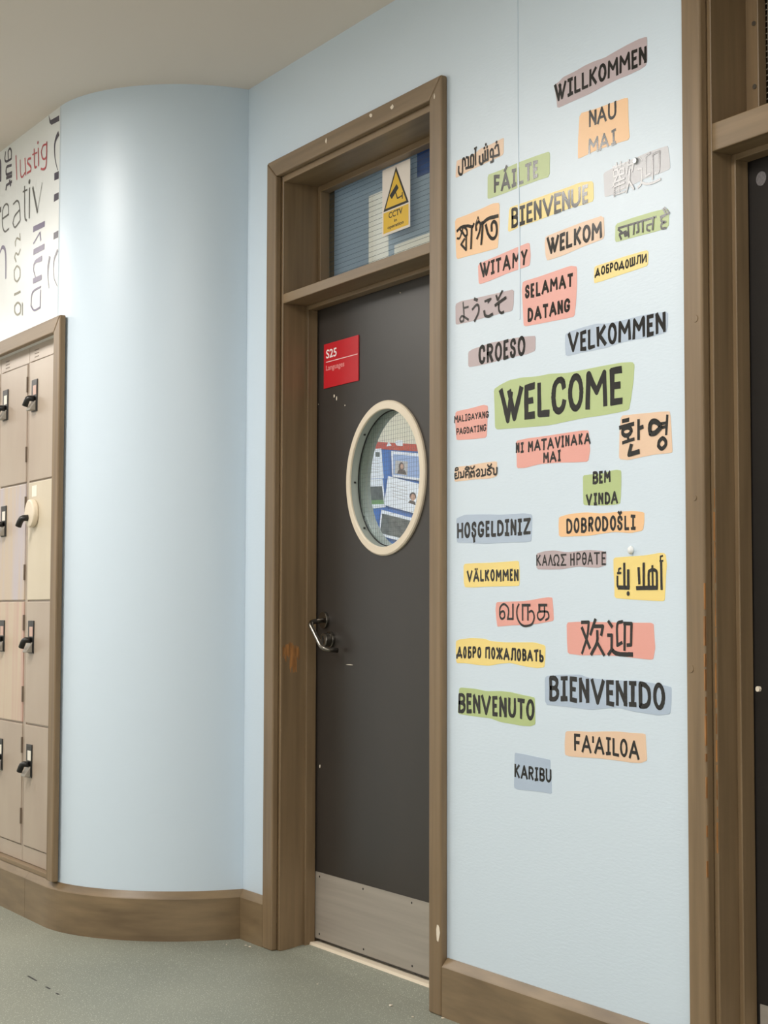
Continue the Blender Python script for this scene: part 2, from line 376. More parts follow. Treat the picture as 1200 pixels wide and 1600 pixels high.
O_ = [(0.5 + 0.5 * math.cos(a), 0.5 + 0.5 * math.sin(a)) for a in [math.pi / 2 + 2 * math.pi * i / 14 for i in range(15)]]
O_ = [(x, 0.5 + (z - 0.5) * 1.0) for x, z in O_]; O_[-1] = O_[0]
S_ = [(0.98, 0.78), (0.85, 0.95), (0.5, 1), (0.12, 0.9), (0.05, 0.72), (0.2, 0.58), (0.75, 0.46), (0.95, 0.3), (0.85, 0.08), (0.45, 0), (0.1, 0.08), (0, 0.25)]
A_ = [[(0, 0), (0.5, 1), (1, 0)], [(0.2, 0.33), (0.8, 0.33)]]
GLYPH = {
 'A': A_, 'Á': A_ + [[(0.42, 1.22), (0.62, 1.42)]], 'Ä': A_ + [[(0.3, 1.22)], [(0.7, 1.22)]],
 'B': [[(0, 0), (0, 1), (0.6, 1), (0.92, 0.87), (0.9, 0.66), (0.6, 0.53), (0, 0.53)], [(0.6, 0.53), (1, 0.38), (1, 0.15), (0.65, 0), (0, 0)]],
 'C': [[(1, 0.74), (0.88, 0.93), (0.55, 1), (0.15, 0.88), (0, 0.6), (0, 0.35), (0.15, 0.1), (0.5, 0), (0.85, 0.08), (1, 0.27)]],
 'D': [[(0, 0), (0, 1), (0.45, 0.97), (0.88, 0.78), (1, 0.45), (0.88, 0.15), (0.5, 0.0), (0, 0)]],
 'E': [[(0, 0), (0, 1)], [(0, 1), (1, 1)], [(0, 0.52), (0.8, 0.52)], [(0, 0), (1, 0)]],
 'F': [[(0, 0), (0, 1)], [(0, 1), (1, 1)], [(0, 0.52), (0.85, 0.52)]],
 'G': [[(1, 0.78), (0.85, 0.95), (0.5, 1), (0.12, 0.86), (0, 0.5), (0.1, 0.13), (0.5, 0), (0.9, 0.12), (1, 0.42), (0.58, 0.42)]],
 'H': [[(0, 0), (0, 1)], [(1, 0), (1, 1)], [(0, 0.5), (1, 0.5)]],
 'I': [[(0, 1), (1, 1)], [(0.5, 1), (0.5, 0)], [(0, 0), (1, 0)]],
 'K': [[(0, 0), (0, 1)], [(0.95, 1), (0.08, 0.45)], [(0.25, 0.56), (1, 0)]],
 'L': [[(0, 1), (0, 0), (1, 0)]], 'M': [[(0, 0), (0.05, 1), (0.52, 0.42), (0.94, 1), (1, 0)]],
 'N': [[(0, 0), (0, 1)], [(0, 1), (1, 0.06)], [(1, 0), (1, 1)]], 'O': [O_],
 'P': [[(0, 0), (0, 1), (0.65, 1), (1, 0.82), (0.95, 0.6), (0.6, 0.48), (0, 0.48)]],
 'R': [[(0, 0), (0, 1), (0.65, 1), (0.98, 0.84), (0.95, 0.64), (0.6, 0.5), (0, 0.5)], [(0.4, 0.5), (1, 0)]],
 'S': [S_], 'Ş': [S_, [(0.55, -0.2), (0.6, -0.36)]], 'Š': [S_, [(0.15, 1.36), (0.5, 1.22), (0.85, 1.36)]],
 'T': [[(0, 1), (1, 1)], [(0.5, 1), (0.5, 0)]], 'U': [[(0, 1), (0, 0.3), (0.2, 0.06), (0.5, 0), (0.8, 0.06), (1, 0.3), (1, 1)]],
 'V': [[(0, 1), (0.5, 0), (1, 1)]], 'W': [[(0, 1), (0.33, 0), (0.5, 0.9)], [(0.42, 0.95), (0.66, 0.03), (1, 1)]],
 'Y': [[(0, 1), (0.5, 0.45), (1, 1)], [(0.5, 0.45), (0.42, 0)]], 'Z': [[(0, 1), (1, 1), (0, 0), (1, 0)]], "'": [[(0.5, 1), (0.5, 0.72)]],
 'Д': [[(0, -0.02), (0, 0.2), (1, 0.2), (1, -0.02)], [(0.15, 0.2), (0.6, 1), (0.82, 0.2)]],
 'Б': [[(0.9, 1), (0, 1), (0, 0), (0.7, 0), (1, 0.2), (0.9, 0.45), (0.6, 0.55), (0, 0.55)]],
 'Ж': [[(0.5, 0), (0.5, 1)], [(0, 1), (0.45, 0.5), (0, 0)], [(1, 1), (0.55, 0.5), (1, 0)]],
 'Ш': [[(0, 1), (0, 0), (1, 0), (1, 1)], [(0.5, 0), (0.5, 1)]], 'Л': [[(0, 0), (0.2, 0.1), (0.3, 1), (1, 1), (1, 0)]],
 'П': [[(0, 0), (0, 1), (1, 1), (1, 0)]], 'И': [[(0, 1), (0, 0), (1, 1), (1, 0)]],
 'Ь': [[(0, 1), (0, 0), (0.6, 0), (1, 0.14), (1, 0.36), (0.6, 0.48), (0, 0.48)]],
 'Λ': [[(0, 0), (0.5, 1), (1, 0)]], 'Σ': [[(1, 1), (0, 1), (0.55, 0.5), (0, 0), (1, 0)]],
 'Ω': [[(0, 0), (0.3, 0), (0.3, 0.12), (0.06, 0.4), (0.05, 0.7), (0.25, 0.95), (0.5, 1), (0.75, 0.95), (0.95, 0.7), (0.94, 0.4), (0.7, 0.12), (0.7, 0), (1, 0)]],
 'Θ': [O_, [(0.25, 0.5), (0.75, 0.5)]],
}
for a, b in zip('ОРАТВ', 'OPATB'): GLYPH[a] = GLYPH[b]

def letters(bm, line, y, shift):
    txt, w, row = line
    w = w / 1000.0
    for i, ch in enumerate(txt):
        x0, b0, t0, x1, b1, t1 = [v / 1000.0 for v in row[6 * i:6 * i + 6]]
        h = w * 0.5
        x0 += h; x1 -= h
        if x1 < x0: x0 = x1 = (x0 + x1) / 2
        jx, jz = random.uniform(-0.04, 0.04), random.uniform(-0.02, 0.02)
        k = (i % 2) * 0.5
        for st in GLYPH[ch]:
            pts, ws = [], []
            for (u, v) in st:
                b = b0 + (b1 - b0) * u + h; t = t0 + (t1 - t0) * u - h
                x = x0 + (x1 - x0) * (u + jx * (0.5 - v) * 0.6)
                pts.append((x, b + (t - b) * v + jz * 0.03)); ws.append(w * random.uniform(0.88, 1.1))
            if pts[0] == pts[-1] or st[0] == st[-1]: pts[-1] = pts[0]; ws[-1] = ws[0]
            pts, ws = smooth(pts, ws)
            ribbon(bm, pts, ws, y - shift - k * 1.3e-4)
            k += 1
    return shift

def smooth(pts, ws):
    """round the gentle turns of a brush stroke, keep its sharp corners"""
    n = len(pts)
    if n < 3: return pts, ws
    closed = pts[0] == pts[-1]
    P = [Vector(p) for p in pts]
    def sharp(i):
        if closed and i in (0, n - 1): a, b, c = P[n - 2], P[0], P[1]
        elif i in (0, n - 1): return True
        else: a, b, c = P[i - 1], P[i], P[i + 1]
        u, v = b - a, c - b
        return u.length < 1e-6 or v.length < 1e-6 or u.angle(v) > math.radians(72)
    op, ow = [], []
    for i in range(n - 1):
        p1, p2 = P[i], P[i + 1]
        p0 = p1 + (p1 - p2) if sharp(i) else (P[i - 1] if i > 0 else P[n - 2])
        p3 = p2 + (p2 - p1) if sharp(i + 1) else (P[i + 2] if i + 2 < n else P[1])
        k = 1 if sharp(i) and sharp(i + 1) else 4
        for j in range(k):
            t = j / k
            q = 0.5 * ((2 * p1) + (p2 - p0) * t + (2 * p0 - 5 * p1 + 4 * p2 - p3) * t * t + (3 * p1 - p0 - 3 * p2 + p3) * t ** 3)
            op.append((q.x, q.y)); ow.append(ws[i] + (ws[i + 1] - ws[i]) * t)
    op.append(pts[-1]); ow.append(ws[-1])
    return op, ow

def font_mesh(bm, body, x0, x1, z0, z1, y, keep=False):
    """sans-serif text fitted into a rectangle facing the corridor"""
    cu = bpy.data.curves.new('text', 'FONT'); cu.body = body; cu.resolution_u = 4; cu.offset = 0.018
    o = bpy.data.objects.new('text', cu); COL.objects.link(o)
    dg = bpy.context.evaluated_depsgraph_get(); dg.update()
    me = bpy.data.meshes.new_from_object(o.evaluated_get(dg))
    xs = [v.co.x for v in me.vertices]; ys = [v.co.y for v in me.vertices]
    a, b, c, d = min(xs), max(xs), min(ys), max(ys)
    idx = [bm.verts.new((x0 + (v.co.x - a) / (b - a) * (x1 - x0), y, z0 + (v.co.y - c) / (d - c) * (z1 - z0))) for v in me.vertices]
    for p in me.polygons:
        try:
            f = bm.faces.new([idx[i] for i in p.vertices]); f.normal_update()
            if f.normal.y > 0: f.normal_flip()
        except ValueError: pass
    bpy.data.objects.remove(o); bpy.data.curves.remove(cu); bpy.data.meshes.remove(me)
    return bm

# ------------------------------------------------------------------ the room shell
def struct(name, bm, m, label, cat, **k):
    return tag(obj(name, bm, m, **k), label, cat, kind='structure')

fl = struct('floor', B(-12.5, 4.0, -3.6, 0.0, -0.1, 0.0), 'floor', 'grey green speckled vinyl floor of the corridor', 'floor')
struct('ceiling', B(-12.5, 4.0, -3.6, 0.25, CEIL, CEIL + 0.1), 'ceiling', 'plain beige grey ceiling above the corridor', 'ceiling')
D1 = (-4.802, -3.848, 2.457); D2 = (-2.765, -1.811, 2.457)
wb = bmesh.new()
for x0, x1, z0, z1 in ((-5.1, D1[0], 0, CEIL), (D1[1], D2[0], 0, CEIL), (D2[1], 4.0, 0, CEIL), (D1[0], D1[1], D1[2], CEIL), (D2[0], D2[1], D2[2], CEIL)):
    box(wb, x0, x1, 0.0, 0.2, z0, z1)
wall_main = struct('wall_right', wb, 'wall', 'pale blue wall carrying the welcome stickers between the two doorways', 'wall')
sm = bmesh.new()
prism_xz(sm, [(-3.4735, 2.70), (-3.4665, 2.70), (-3.4655, 2.3), (-3.4585, 1.93), (-3.4595, 1.79), (-3.4655, 1.79), (-3.4665, 2.0), (-3.4725, 2.3)], -0.0016, 0.0)
obj('plaster_ridge', sm, 'wall', wall_main, bevel=0.0012)
# curved corner
ACX, ACY, AR = -5.545, 0.025, 0.505
arc = []
a0, a1 = -math.pi / 2, math.atan2(-ACY, math.sqrt(AR ** 2 - ACY ** 2))
for i in range(49):
    a = a0 + (a1 - a0) * i / 48
    arc.append((ACX + AR * math.cos(a), ACY + AR * math.sin(a)))
cb = bmesh.new()
base_pts = arc + [(arc[-1][0], 0.1), (ACX - 0.0, 0.1)]
lo = [cb.verts.new((p[0], p[1], 0)) for p in base_pts]; hi = [cb.verts.new((p[0], p[1], CEIL)) for p in base_pts]
for i in range(len(base_pts)):
    j = (i + 1) % len(base_pts)
    f = cb.faces.new((lo[i], lo[j], hi[j], hi[i])); f.smooth = i < 48
struct('wall_corner', cb, 'wall_curve', 'rounded pale blue wall corner between the lockers and the door', 'wall')
YL = arc[0][1]
NX0, NX1, NZ0, NZ1 = -6.60, -5.552, 0.165, 2.012
lb = bmesh.new()
box(lb, -12.5, NX0, YL, 0.0, 0, CEIL); box(lb, NX1, ACX, YL, 0.0, 0, CEIL)
box(lb, NX0, NX1, YL, 0.0, NZ1, CEIL); box(lb, NX0, NX1, YL, 0.0, 0, NZ0); box(lb, NX0, NX1, -0.03, 0.0, NZ0, NZ1)
struct('wall_left', lb, 'wallpaper', 'white papered wall with printed words above the lockers', 'wall')
struct('wall_back', B(-12.5, 4.0, -3.7, -3.6, 0, CEIL), 'white_wall', 'white corridor wall behind the camera', 'wall')  # unseen wall, set close to the camera to raise frontal bounce light
struct('wall_far', B(-12.6, -12.5, -3.6, 0.0, 0, CEIL), 'white_wall', 'white end wall of the corridor beyond the lockers', 'wall')
struct('wall_near', B(4.0, 4.1, -3.6, 0.2, 0, CEIL), 'white_wall', 'white end wall of the corridor to the right', 'wall')
# classroom behind door 1 and dark store behind door 2
struct('floor_classroom', B(-9.0, -2.9, 0.0, 6.2, -0.1, -0.002), 'floor', 'classroom floor behind the porthole door', 'floor')
struct('ceiling_classroom', B(-9.0, -2.9, 0.2, 6.2, 3.0, 3.1), 'ceiling', 'classroom ceiling behind the porthole door', 'ceiling')
struct('wall_classroom_left', B(-9.1, -9.0, 0.0, 6.2, 0, 3.0), 'cream_wall', 'cream classroom wall seen through the porthole', 'wall')
struct('wall_classroom_back', B(-9.0, -2.9, 6.2, 6.3, 0, 3.0), 'cream_wall', 'cream far wall of the classroom', 'wall')
struct('wall_classroom_right', B(-2.95, -2.85, 0.2, 6.2, 0, 3.0), 'cream_wall', 'cream wall between the classroom and the dark store', 'wall')
sb = bmesh.new(); box(sb, -2.85, 0.0, 1.2, 1.3, 0, 3.0); box(sb, 0.0, 0.1, 0.2, 1.3, 0, 3.0)
struct('wall_store', sb, 'dark', 'dark wall behind the right hand door', 'wall')  # the unlit store's darkness is put into the wall colour
struct('floor_store', B(-2.85, 0.0, 0.0, 1.2, -0.1, -0.002), 'floor', 'dark floor behind the right hand door', 'floor')
struct('ceiling_store', B(-2.85, 0.0, 0.2, 1.2, 3.0, 3.1), 'dark', 'dark ceiling behind the right hand door', 'ceiling')  # ceiling blackened likewise, shade put into its colour

# ------------------------------------------------------------------ baseboards
PROF = [(0.0, 0.0), (0.02, 0.0), (0.02, 0.128), (0.018, 0.131), (0.003, 0.150), (0.0, 0.150)]
def sweep(path, norms, name, label, ext=1.0):
    bm = bmesh.new(); rows = []
    for p, n in zip(path, norms):
        rows.append([bm.verts.new((p[0] + n[0] * d, p[1] + n[1] * d, z * ext)) for d, z in PROF])
    for a, b in zip(rows, rows[1:]):
        for k in range(len(PROF)):
            k2 = (k + 1) % len(PROF)
            bm.faces.new((a[k], b[k], b[k2], a[k2]))
    bm.faces.new(rows[0]); bm.faces.new(rows[-1][::-1])
    bmesh.ops.recalc_face_normals(bm, faces=bm.faces)
    return struct(name, bm, 'base', label, 'baseboard')
EX = 1.04
sweep([(-12.5, YL), (-5.741, YL)], [(0, -1), (0, -1)], 'baseboard_left', 'brown baseboard below the lockers left of its butt joint', EX)
pth = [(-5.7395, YL), (-5.55, YL)] + arc + [(-4.857, 0.0)]
nrm = [(0, -1), (0, -1)] + [((p[0] - ACX) / AR, (p[1] - ACY) / AR) for p in arc[:-1]] + [(1.0, -1.0), (0, -1)]
sweep(pth, nrm, 'baseboard_corner', 'brown baseboard following the rounded wall corner to the door casing', EX)
rb = sweep([(-3.797, 0.0), (-2.838, 0.0)], [(0, -1), (0, -1)], 'baseboard_right', 'brown baseboard with bevelled top under the welcome stickers', 1.0)
sweep([(-1.76, 0.0), (4.0, 0.0)], [(0, -1), (0, -1)], 'baseboard_side', 'brown baseboard on the wall right of the second doorway', 1.0)

# ------------------------------------------------------------------ doorways
def doorway(dx, n, rail, ys, leafY, beadY, beadW, glY, blab, outer=None):
    """dx moves the first doorway along the wall; returns the frame root"""
    root = empty('trim_%d' % n, blab, 'door frame', kind='structure')
    xo, xi = (-4.856 + dx if outer is None else outer), -4.790 + dx
    ro, ri = -3.800 + dx, -3.860 + dx
    if outer is not None: xi = outer + 0.062
    to, ti = 2.508, 2.452
    yc = -0.022
    for pts, nm, mm in (([(xo, 0), (xi, 0), (xi, ti), (xo, to)], 'casing', 'wood'), ([(ri, 0), (ro, 0), (ro, to - 0.001), (ri, ti)], 'casing', 'wood'), ([(xo, to), (xi, ti), (ri, ti), (ro, to)], 'head_casing', 'wood_h')):
        obj(nm, prism_xz(bmesh.new(), pts, yc, 0.0), mm, root, bevel=0.005, seg=3)
    ll, rl = -4.778 + dx, -3.872 + dx
    if outer is not None: ll = outer + 0.073
    obj('jamb', B(ll - 0.024, ll, 0.0, 0.2, 0, 2.455), 'wood', root, bevel=0.002)
    obj('jamb', B(rl, rl + 0.024, 0.0, 0.2, 0, 2.455), 'wood', root, bevel=0.002)
    obj('head_jamb', B(ll, rl, 0.0, 0.2, 2.433, 2.455), 'wood_h', root, bevel=0.002)
    obj('transom_rail', B(ll, rl, 0.0, 0.2, rail[0], rail[1]), 'wood_h', root, bevel=0.0025)
    s0, s1 = ys
    obj('door_stop', B(ll, ll + 0.014, s0, s1, 0, rail[0]), 'wood', root, bevel=0.002)
    obj('door_stop', B(rl - 0.014, rl, s0, s1, 0, rail[0]), 'wood', root, bevel=0.002)
    obj('head_stop', B(ll + 0.014, rl - 0.014, s0, s1, rail[0] - 0.014, rail[0]), 'wood_h', root, bevel=0.002)
    w = beadW
    for x0, x1, z0, z1, mm in ((ll, ll + w, rail[1], 2.433, 'wood'), (rl - w, rl, rail[1], 2.433, 'wood'), (ll + w, rl - w, 2.433 - w, 2.433, 'wood_h'), (ll + w, rl - w, rail[1], rail[1] + 0.012, 'wood_h')):
        obj('glazing_bead', B(x0, x1, beadY, glY - 0.002, z0, z1), mm, root, bevel=0.002)
    return root, ll, rl

t1, L1, R1 = doorway(0, 1, (2.039, 2.070), (0.084, 0.119), 0.121, 0.124, 0.020, 0.160, 'brown painted door frame with fanlight around the porthole door')
t2, L2, R2d = doorway(2.037, 2, (2.046, 2.108), (0.054, 0.091), 0.093, 0.100, 0.040, 0.125, 'brown painted door frame cut off by the right photo edge', outer=-2.814)

def patch(parent, m, x, z, w, h, y, name='paint_chip', k=9):
    pts = []
    for i in range(k):
        a = 2 * math.pi * i / k; r = random.uniform(0.65, 1.1)
        pts.append((x + w / 2 * r * math.cos(a), z + h / 2 * r * math.sin(a)))
    return obj(name, prism_xz(bmesh.new(), pts, y - 0.0006, y), m, parent)

for x, z, w, h in ((-4.451, 2.484, 0.012, 0.02), (-4.179, 2.493, 0.018, 0.014), (-4.058, 2.485, 0.02, 0.016), (-3.832, 2.455, 0.006, 0.02)):
    patch(t1, 'white_chip', x, z, w, h, -0.022)
patch(t1, 'white_chip', -3.812, 0.215, 0.02, 0.05, -0.022)
# bare wood rubbed through on the hinge-less jamb opposite the lever
wp = bmesh.new()
for k in range(26):
    y = 0.006 + k * 0.0023; zt = 0.960 - abs(k - 10) * 0.0012 + random.uniform(-0.009, 0.005); zb = 0.912 - (0.034 if 10 < k < 22 else 0.0) + random.uniform(-0.014, 0.012)
    box(wp, L1 - 0.0001, L1 + 0.0004, y, y + 0.0024, zb, zt)
tag(obj('bare_patch', wp, 'bare', t1), 'orange bare wood patch rubbed through the paint')
for (x, z0, z1) in ((L2 - 0.006, 0.55, 1.3), (-2.757, 0.5, 1.12)):
    e = bmesh.new()
    z = z0; yy = -0.0006 if x > -2.75 else -0.0226
    while z < z1:
        h = random.uniform(0.015, 0.07); w = random.uniform(0.0012, 0.0042)
        box(e, x + 0.005 - w, x + 0.0052, yy, yy + 0.004, z, z + h); z += h + random.uniform(0.0, 0.05) * (1.2 if z < 0.7 else 0.35)
    tag(obj('worn_edge', e, 'bare', t2), 'orange bare wood edge')
for x, y, z, r in ((-2.773, -0.022, 1.686, 0.008), (-2.798, -0.022, 0.935, 0.009), (-2.78, -0.022, 1.30, 0.006)):
    obj('plug', disc_y(bmesh.new(), x, z, y - 0.0012, y, r, 20), 'wood', t2, bevel=0.0008)
obj('paint_chip', disc_y(bmesh.new(), -2.676, 0.895, 0.0535, 0.06, 0.006, 7), 'white_chip', t2)
for z in (2.337, 2.197):
    obj('screw', disc_y(bmesh.new(), -2.712, z, 0.097, 0.101, 0.0055, 16), 'screw', t2)

# threshold strip and ramped vinyl edge in the first doorway
struct('trim_3', prism_yz(bmesh.new(), [(0.0, 0.0), (0.02, 0.001), (0.04, 0.004), (0.06, 0.008), (0.08, 0.0115), (0.1, 0.0135), (0.12, 0.014), (0.2, 0.014), (0.2, 0.0)], L1, R1), 'floor', 'vinyl ramp rising into the porthole doorway', 'floor ramp')
struct('trim_4', prism_yz(bmesh.new(), [(0.099, 0.0135), (0.102, 0.0215), (0.16, 0.024), (0.16, 0.014)], L1 + 0.014, R1 - 0.014), 'ring', 'pale threshold strip under the porthole door', 'threshold')

# ------------------------------------------------------------------ door 1: dark leaf with porthole
d1 = empty('door_1', 'dark brown door with round porthole and steel kick plate', 'door', kind='structure')
LX0, LX1, LY = L1 + 0.002, R1 - 0.002, 0.121
PCX, PCZ, PRO, PRI = -4.331, 1.4555, 0.232, 0.206
# leaf with a round hole
lf = bmesh.new()
n = 72
def ring_pts(r): return [(PCX + r * math.cos(2 * math.pi * i / n), PCZ + r * math.sin(2 * math.pi * i / n)) for i in range(n)]
hole = ring_pts(PRI + 0.004)
sq = []
for i in range(n):
    a = 2 * math.pi * i / n; c, s = math.cos(a), math.sin(a); k = 0.30 / max(abs(c), abs(s)); sq.append((PCX + k * c, PCZ + k * s))
for yy, flip in ((LY, False), (0.165, True)):
    hv = [lf.verts.new((p[0], yy, p[1])) for p in hole]; sv = [lf.verts.new((p[0], yy, p[1])) for p in sq]
    for i in range(n):
        lf.faces.new((hv[i], hv[(i + 1) % n], sv[(i + 1) % n], sv[i]))
    for x0, x1, z0, z1 in ((LX0, PCX - 0.30, 0.03, 2.036), (PCX + 0.30, LX1, 0.03, 2.036), (PCX - 0.30, PCX + 0.30, 0.03, PCZ - 0.30), (PCX - 0.30, PCX + 0.30, PCZ + 0.30, 2.036)):
        lf.faces.new([lf.verts.new((x, yy, z)) for x, z in ((x0, z0), (x1, z0), (x1, z1), (x0, z1))])
    if not flip: hf = hv
    else:
        for i in range(n): lf.faces.new((hf[i], hf[(i + 1) % n], hv[(i + 1) % n], hv[i]))
for x0, x1, z0, z1 in ((LX0, LX0, 0.03, 2.036), (LX1, LX1, 0.03, 2.036)):
    lf.faces.new([lf.verts.new((x0, y, z)) for y, z in ((LY, z0), (0.165, z0), (0.165, z1), (LY, z1))])
for z in (0.03, 2.036):
    lf.faces.new([lf.verts.new((x, y, z)) for x, y in ((LX0, LY), (LX1, LY), (LX1, 0.165), (LX0, 0.165))])
bmesh.ops.recalc_face_normals(lf, faces=lf.faces)
leaf = obj('door_leaf', lf, 'door', d1)
kp = obj('kick_plate', B(LX0 + 0.012, LX1 - 0.004, LY - 0.0016, LY, 0.034, 0.240), 'steel', d1)
kp['label'] = 'brushed steel kick plate'
for x, z in ((-4.735, 0.227), (-4.459, 0.227), (-4.178, 0.227), (-4.735, 0.049), (-4.455, 0.049), (-4.175, 0.049), (-3.91, 0.227), (-3.91, 0.049)):
    obj('screw', disc_y(bmesh.new(), x, z, LY - 0.0026, LY - 0.0014, 0.0032, 10), 'gasket', kp)
pf = obj('porthole_frame', ring_y(bmesh.new(), PCX, PCZ, [(PRI, LY - 0.009), (PRI + 0.002, LY - 0.0105), (PRO - 0.004, LY - 0.0095), (PRO, LY - 0.006), (PRO, LY), (PRI, LY)]), 'ring', d1)
pf['label'] = 'cream porthole ring'
ln_ = obj('porthole_liner', ring_y(bmesh.new(), PCX, PCZ, [(PRI - 0.001, LY - 0.004), (PRI + 0.003, LY - 0.004), (PRI + 0.003, 0.185), (PRI - 0.001, 0.185)]), 'tube', d1, smooth=True)
obj('gasket', ring_y(bmesh.new(), PCX, PCZ, [(PRI - 0.004, 0.140), (PRI, 0.140), (PRI, 0.1425), (PRI - 0.004, 0.1425)]), 'gasket', ln_)
for a in (0.75, 1.0, 1.25):
    obj('screw', disc_y(bmesh.new(), PCX + (PRI - 0.004) * math.cos(math.pi * a), PCZ + (PRI - 0.004) * math.sin(math.pi * a), 0.126, 0.131, 0.003, 8), 'gasket', ln_)
pg = obj('porthole_glass', disc_y(bmesh.new(), PCX, PCZ, 0.143, 0.149, PRI - 0.001, 72), 'glass', d1)
wm = bmesh.new()
k = -15
while k <= 15:
    c = k * 0.0132; h = math.sqrt(max(0, (PRI - 0.002) ** 2 - c * c))
    if h > 0.01:
        box(wm, PCX + c - 0.0002, PCX + c + 0.0002, 0.1457, 0.1463, PCZ - h, PCZ + h)
        box(wm, PCX - h, PCX + h, 0.1457, 0.1463, PCZ + c - 0.0002, PCZ + c + 0.0002)
    k += 1
obj('wire_mesh', wm, 'wire', pg)
lev = empty('lever_handle', None, None); lev.parent = d1
obj('rose', disc_y(bmesh.new(), -4.708, 1.031, LY - 0.010, LY, 0.027, 40), 'chrome', lev, bevel=0.0015)
obj('lever', tube(bmesh.new(), bend([(-4.708, LY - 0.008, 1.031), (-4.700, 0.059, 1.024), (-4.610, 0.059, 0.942), (-4.598, 0.106, 0.938)], 0.02, 6), 0.0078, 16), 'chrome', lev, smooth=True)
lk = obj('lock_cylinder', disc_y(bmesh.new(), -4.668, 0.970, LY - 0.010, LY, 0.026, 40), 'chrome', d1, bevel=0.0015)
obj('turn_disc', disc_y(bmesh.new(), -4.668, 0.970, LY - 0.030, LY - 0.0095, 0.0215, 40), 'chrome', lk, bevel=0.003)
tb = bmesh.new(); box(tb, -4.671, -4.665, LY - 0.0312, LY - 0.029, 0.959, 0.981)
obj('key_slot', tb, 'gasket', lk)
for x, z, w, h in ((-4.655, 1.738, 0.008, 0.012), (-4.64, 1.728, 0.006, 0.016), (-4.585, 1.700, 0.005, 0.005), (-4.76, 1.722, 0.004, 0.004), (-4.25, 2.0, 0.006, 0.005), (-4.55, 0.895, 0.045, 0.002), (-4.74, 0.57, 0.008, 0.012)):
    patch(d1, 'white_chip', x, z, w, h, LY, 'scuff')

# fanlight over door 1
w1 = empty('window_1', 'wired glass fanlight above the porthole door', 'window', kind='structure')
fg = obj('pane', B(L1, R1, 0.160, 0.166, 2.070, 2.433), 'glass', w1)
bp_ = bmesh.new()
for x0, x1, z0, z1 in ((L1, -4.553, 2.070, 2.433), (-4.553, -4.43, 2.362, 2.433), (-4.43, -4.395, 2.070, 2.433), (-4.395, R1, 2.176, 2.355), (-4.395, -4.262, 2.355, 2.433)):
    box(bp_, x0, x1, 0.186, 0.1868, z0, z1)
bl = obj('backing_panel', bp_, 'blind', w1); bl['label'] = 'blue grey translucent panel behind the glass'
wl = bmesh.new(); z = 2.078
while z < 2.43:
    box(wl, L1, R1, 0.1646, 0.1654, z - 0.0004, z + 0.0004); z += 0.0158
obj('wire', wl, 'blind_line', fg)
def sheet(name, m, x0, x1, z0, z1, y, label, cat):
    return tag(obj(name, B(x0, x1, y, y + 0.0008, z0, z1), m), label, cat)
sheet('paper_sheet', 'card', -4.553, -4.43, 2.070, 2.362, 0.186, 'tall pale paper sheet behind the fanlight glass left of the CCTV sign', 'paper')
sheet('paper_sheet', 'card', -4.395, R1, 2.070, 2.176, 0.186, 'low pale paper strip behind the fanlight glass below the CCTV sign', 'paper')
sheet('blue_card', 'blue_card', -4.262, R1, 2.355, 2.432, 0.186, 'dark blue film behind the fanlight glass right of the CCTV sign', 'film')

# ------------------------------------------------------------------ door 2: nearly black leaf
d2 = empty('door_2', 'nearly black door at the right photo edge', 'door', kind='structure')
obj('door_leaf', B(L2 + 0.002, R2d - 0.002, 0.093, 0.137, 0.012, 2.043), 'door2', d2)
kp2 = obj('kick_plate', B(L2 + 0.022, R2d - 0.006, 0.0914, 0.093, 0.03, 0.232), 'steel', d2); kp2['label'] = 'brushed steel kick plate'
obj('screw', disc_y(bmesh.new(), -2.678, 0.222, 0.0902, 0.0916, 0.0035, 10), 'gasket', kp2)
w2 = empty('window_2', 'dark wired glass fanlight at the top right corner', 'window', kind='structure')
obj('pane', B(L2, R2d, 0.125, 0.131, 2.108, 2.433), 'glass2', w2)
wm = bmesh.new(); x = L2 + 0.045
while x < R2d - 0.04:
    box(wm, x - 0.0006, x + 0.0006, 0.1235, 0.1248, 2.11, 2.43); x += 0.0132
z = 2.118
while z < 2.43:
    box(wm, L2 + 0.02, R2d - 0.02, 0.1235, 0.1248, z - 0.0006, z + 0.0006); z += 0.0132
obj('wire_mesh', wm, 'wire_light', w2)
tag(obj('door_disc', disc_y(bmesh.new(), -2.688, 1.988, 0.0915, 0.093, 0.0155, 28), 'disc'), 'small round grey disc at the top of the black door', 'sign')

# ------------------------------------------------------------------ signs
def uvrect(x0, x1, z0, z1): return lambda u, v: (x0 + (x1 - x0) * u, z1 - (z1 - z0) * v)
cs = empty('cctv_sign', 'white and yellow CCTV in operation sign on the fanlight glass', 'sign')
CX0, CX1, CZ0, CZ1 = -4.421, -4.257, 2.204, 2.410
q = uvrect(CX0, CX1, CZ0, CZ1); ys = 0.1585
obj('plate', B(CX0, CX1, ys, 0.1598, CZ0, CZ1), 'sign_white', cs)
def poly(pts, y, m, parent, name):
    b = bmesh.new(); prism_xz(b, [q(*p) for p in pts], y, y + 0.0003); return obj(name, b, m, parent)
poly([(0.5, 0.03), (0.955, 0.635), (0.045, 0.635)], ys - 0.0004, 'sign_black', cs, 'triangle_border')
poly([(0.5, 0.10), (0.875, 0.60), (0.125, 0.60)], ys - 0.0008, 'sign_yellow', cs, 'triangle')
poly([(0.045, 0.655), (0.95, 0.655), (0.95, 0.965), (0.045, 0.965)], ys - 0.0004, 'sign_yellow', cs, 'panel')
pic = bmesh.new()
prism_xz(pic, [q(*p) for p in ((0.53, 0.295), (0.60, 0.365), (0.355, 0.49), (0.275, 0.425))], ys - 0.0012, ys - 0.0009)
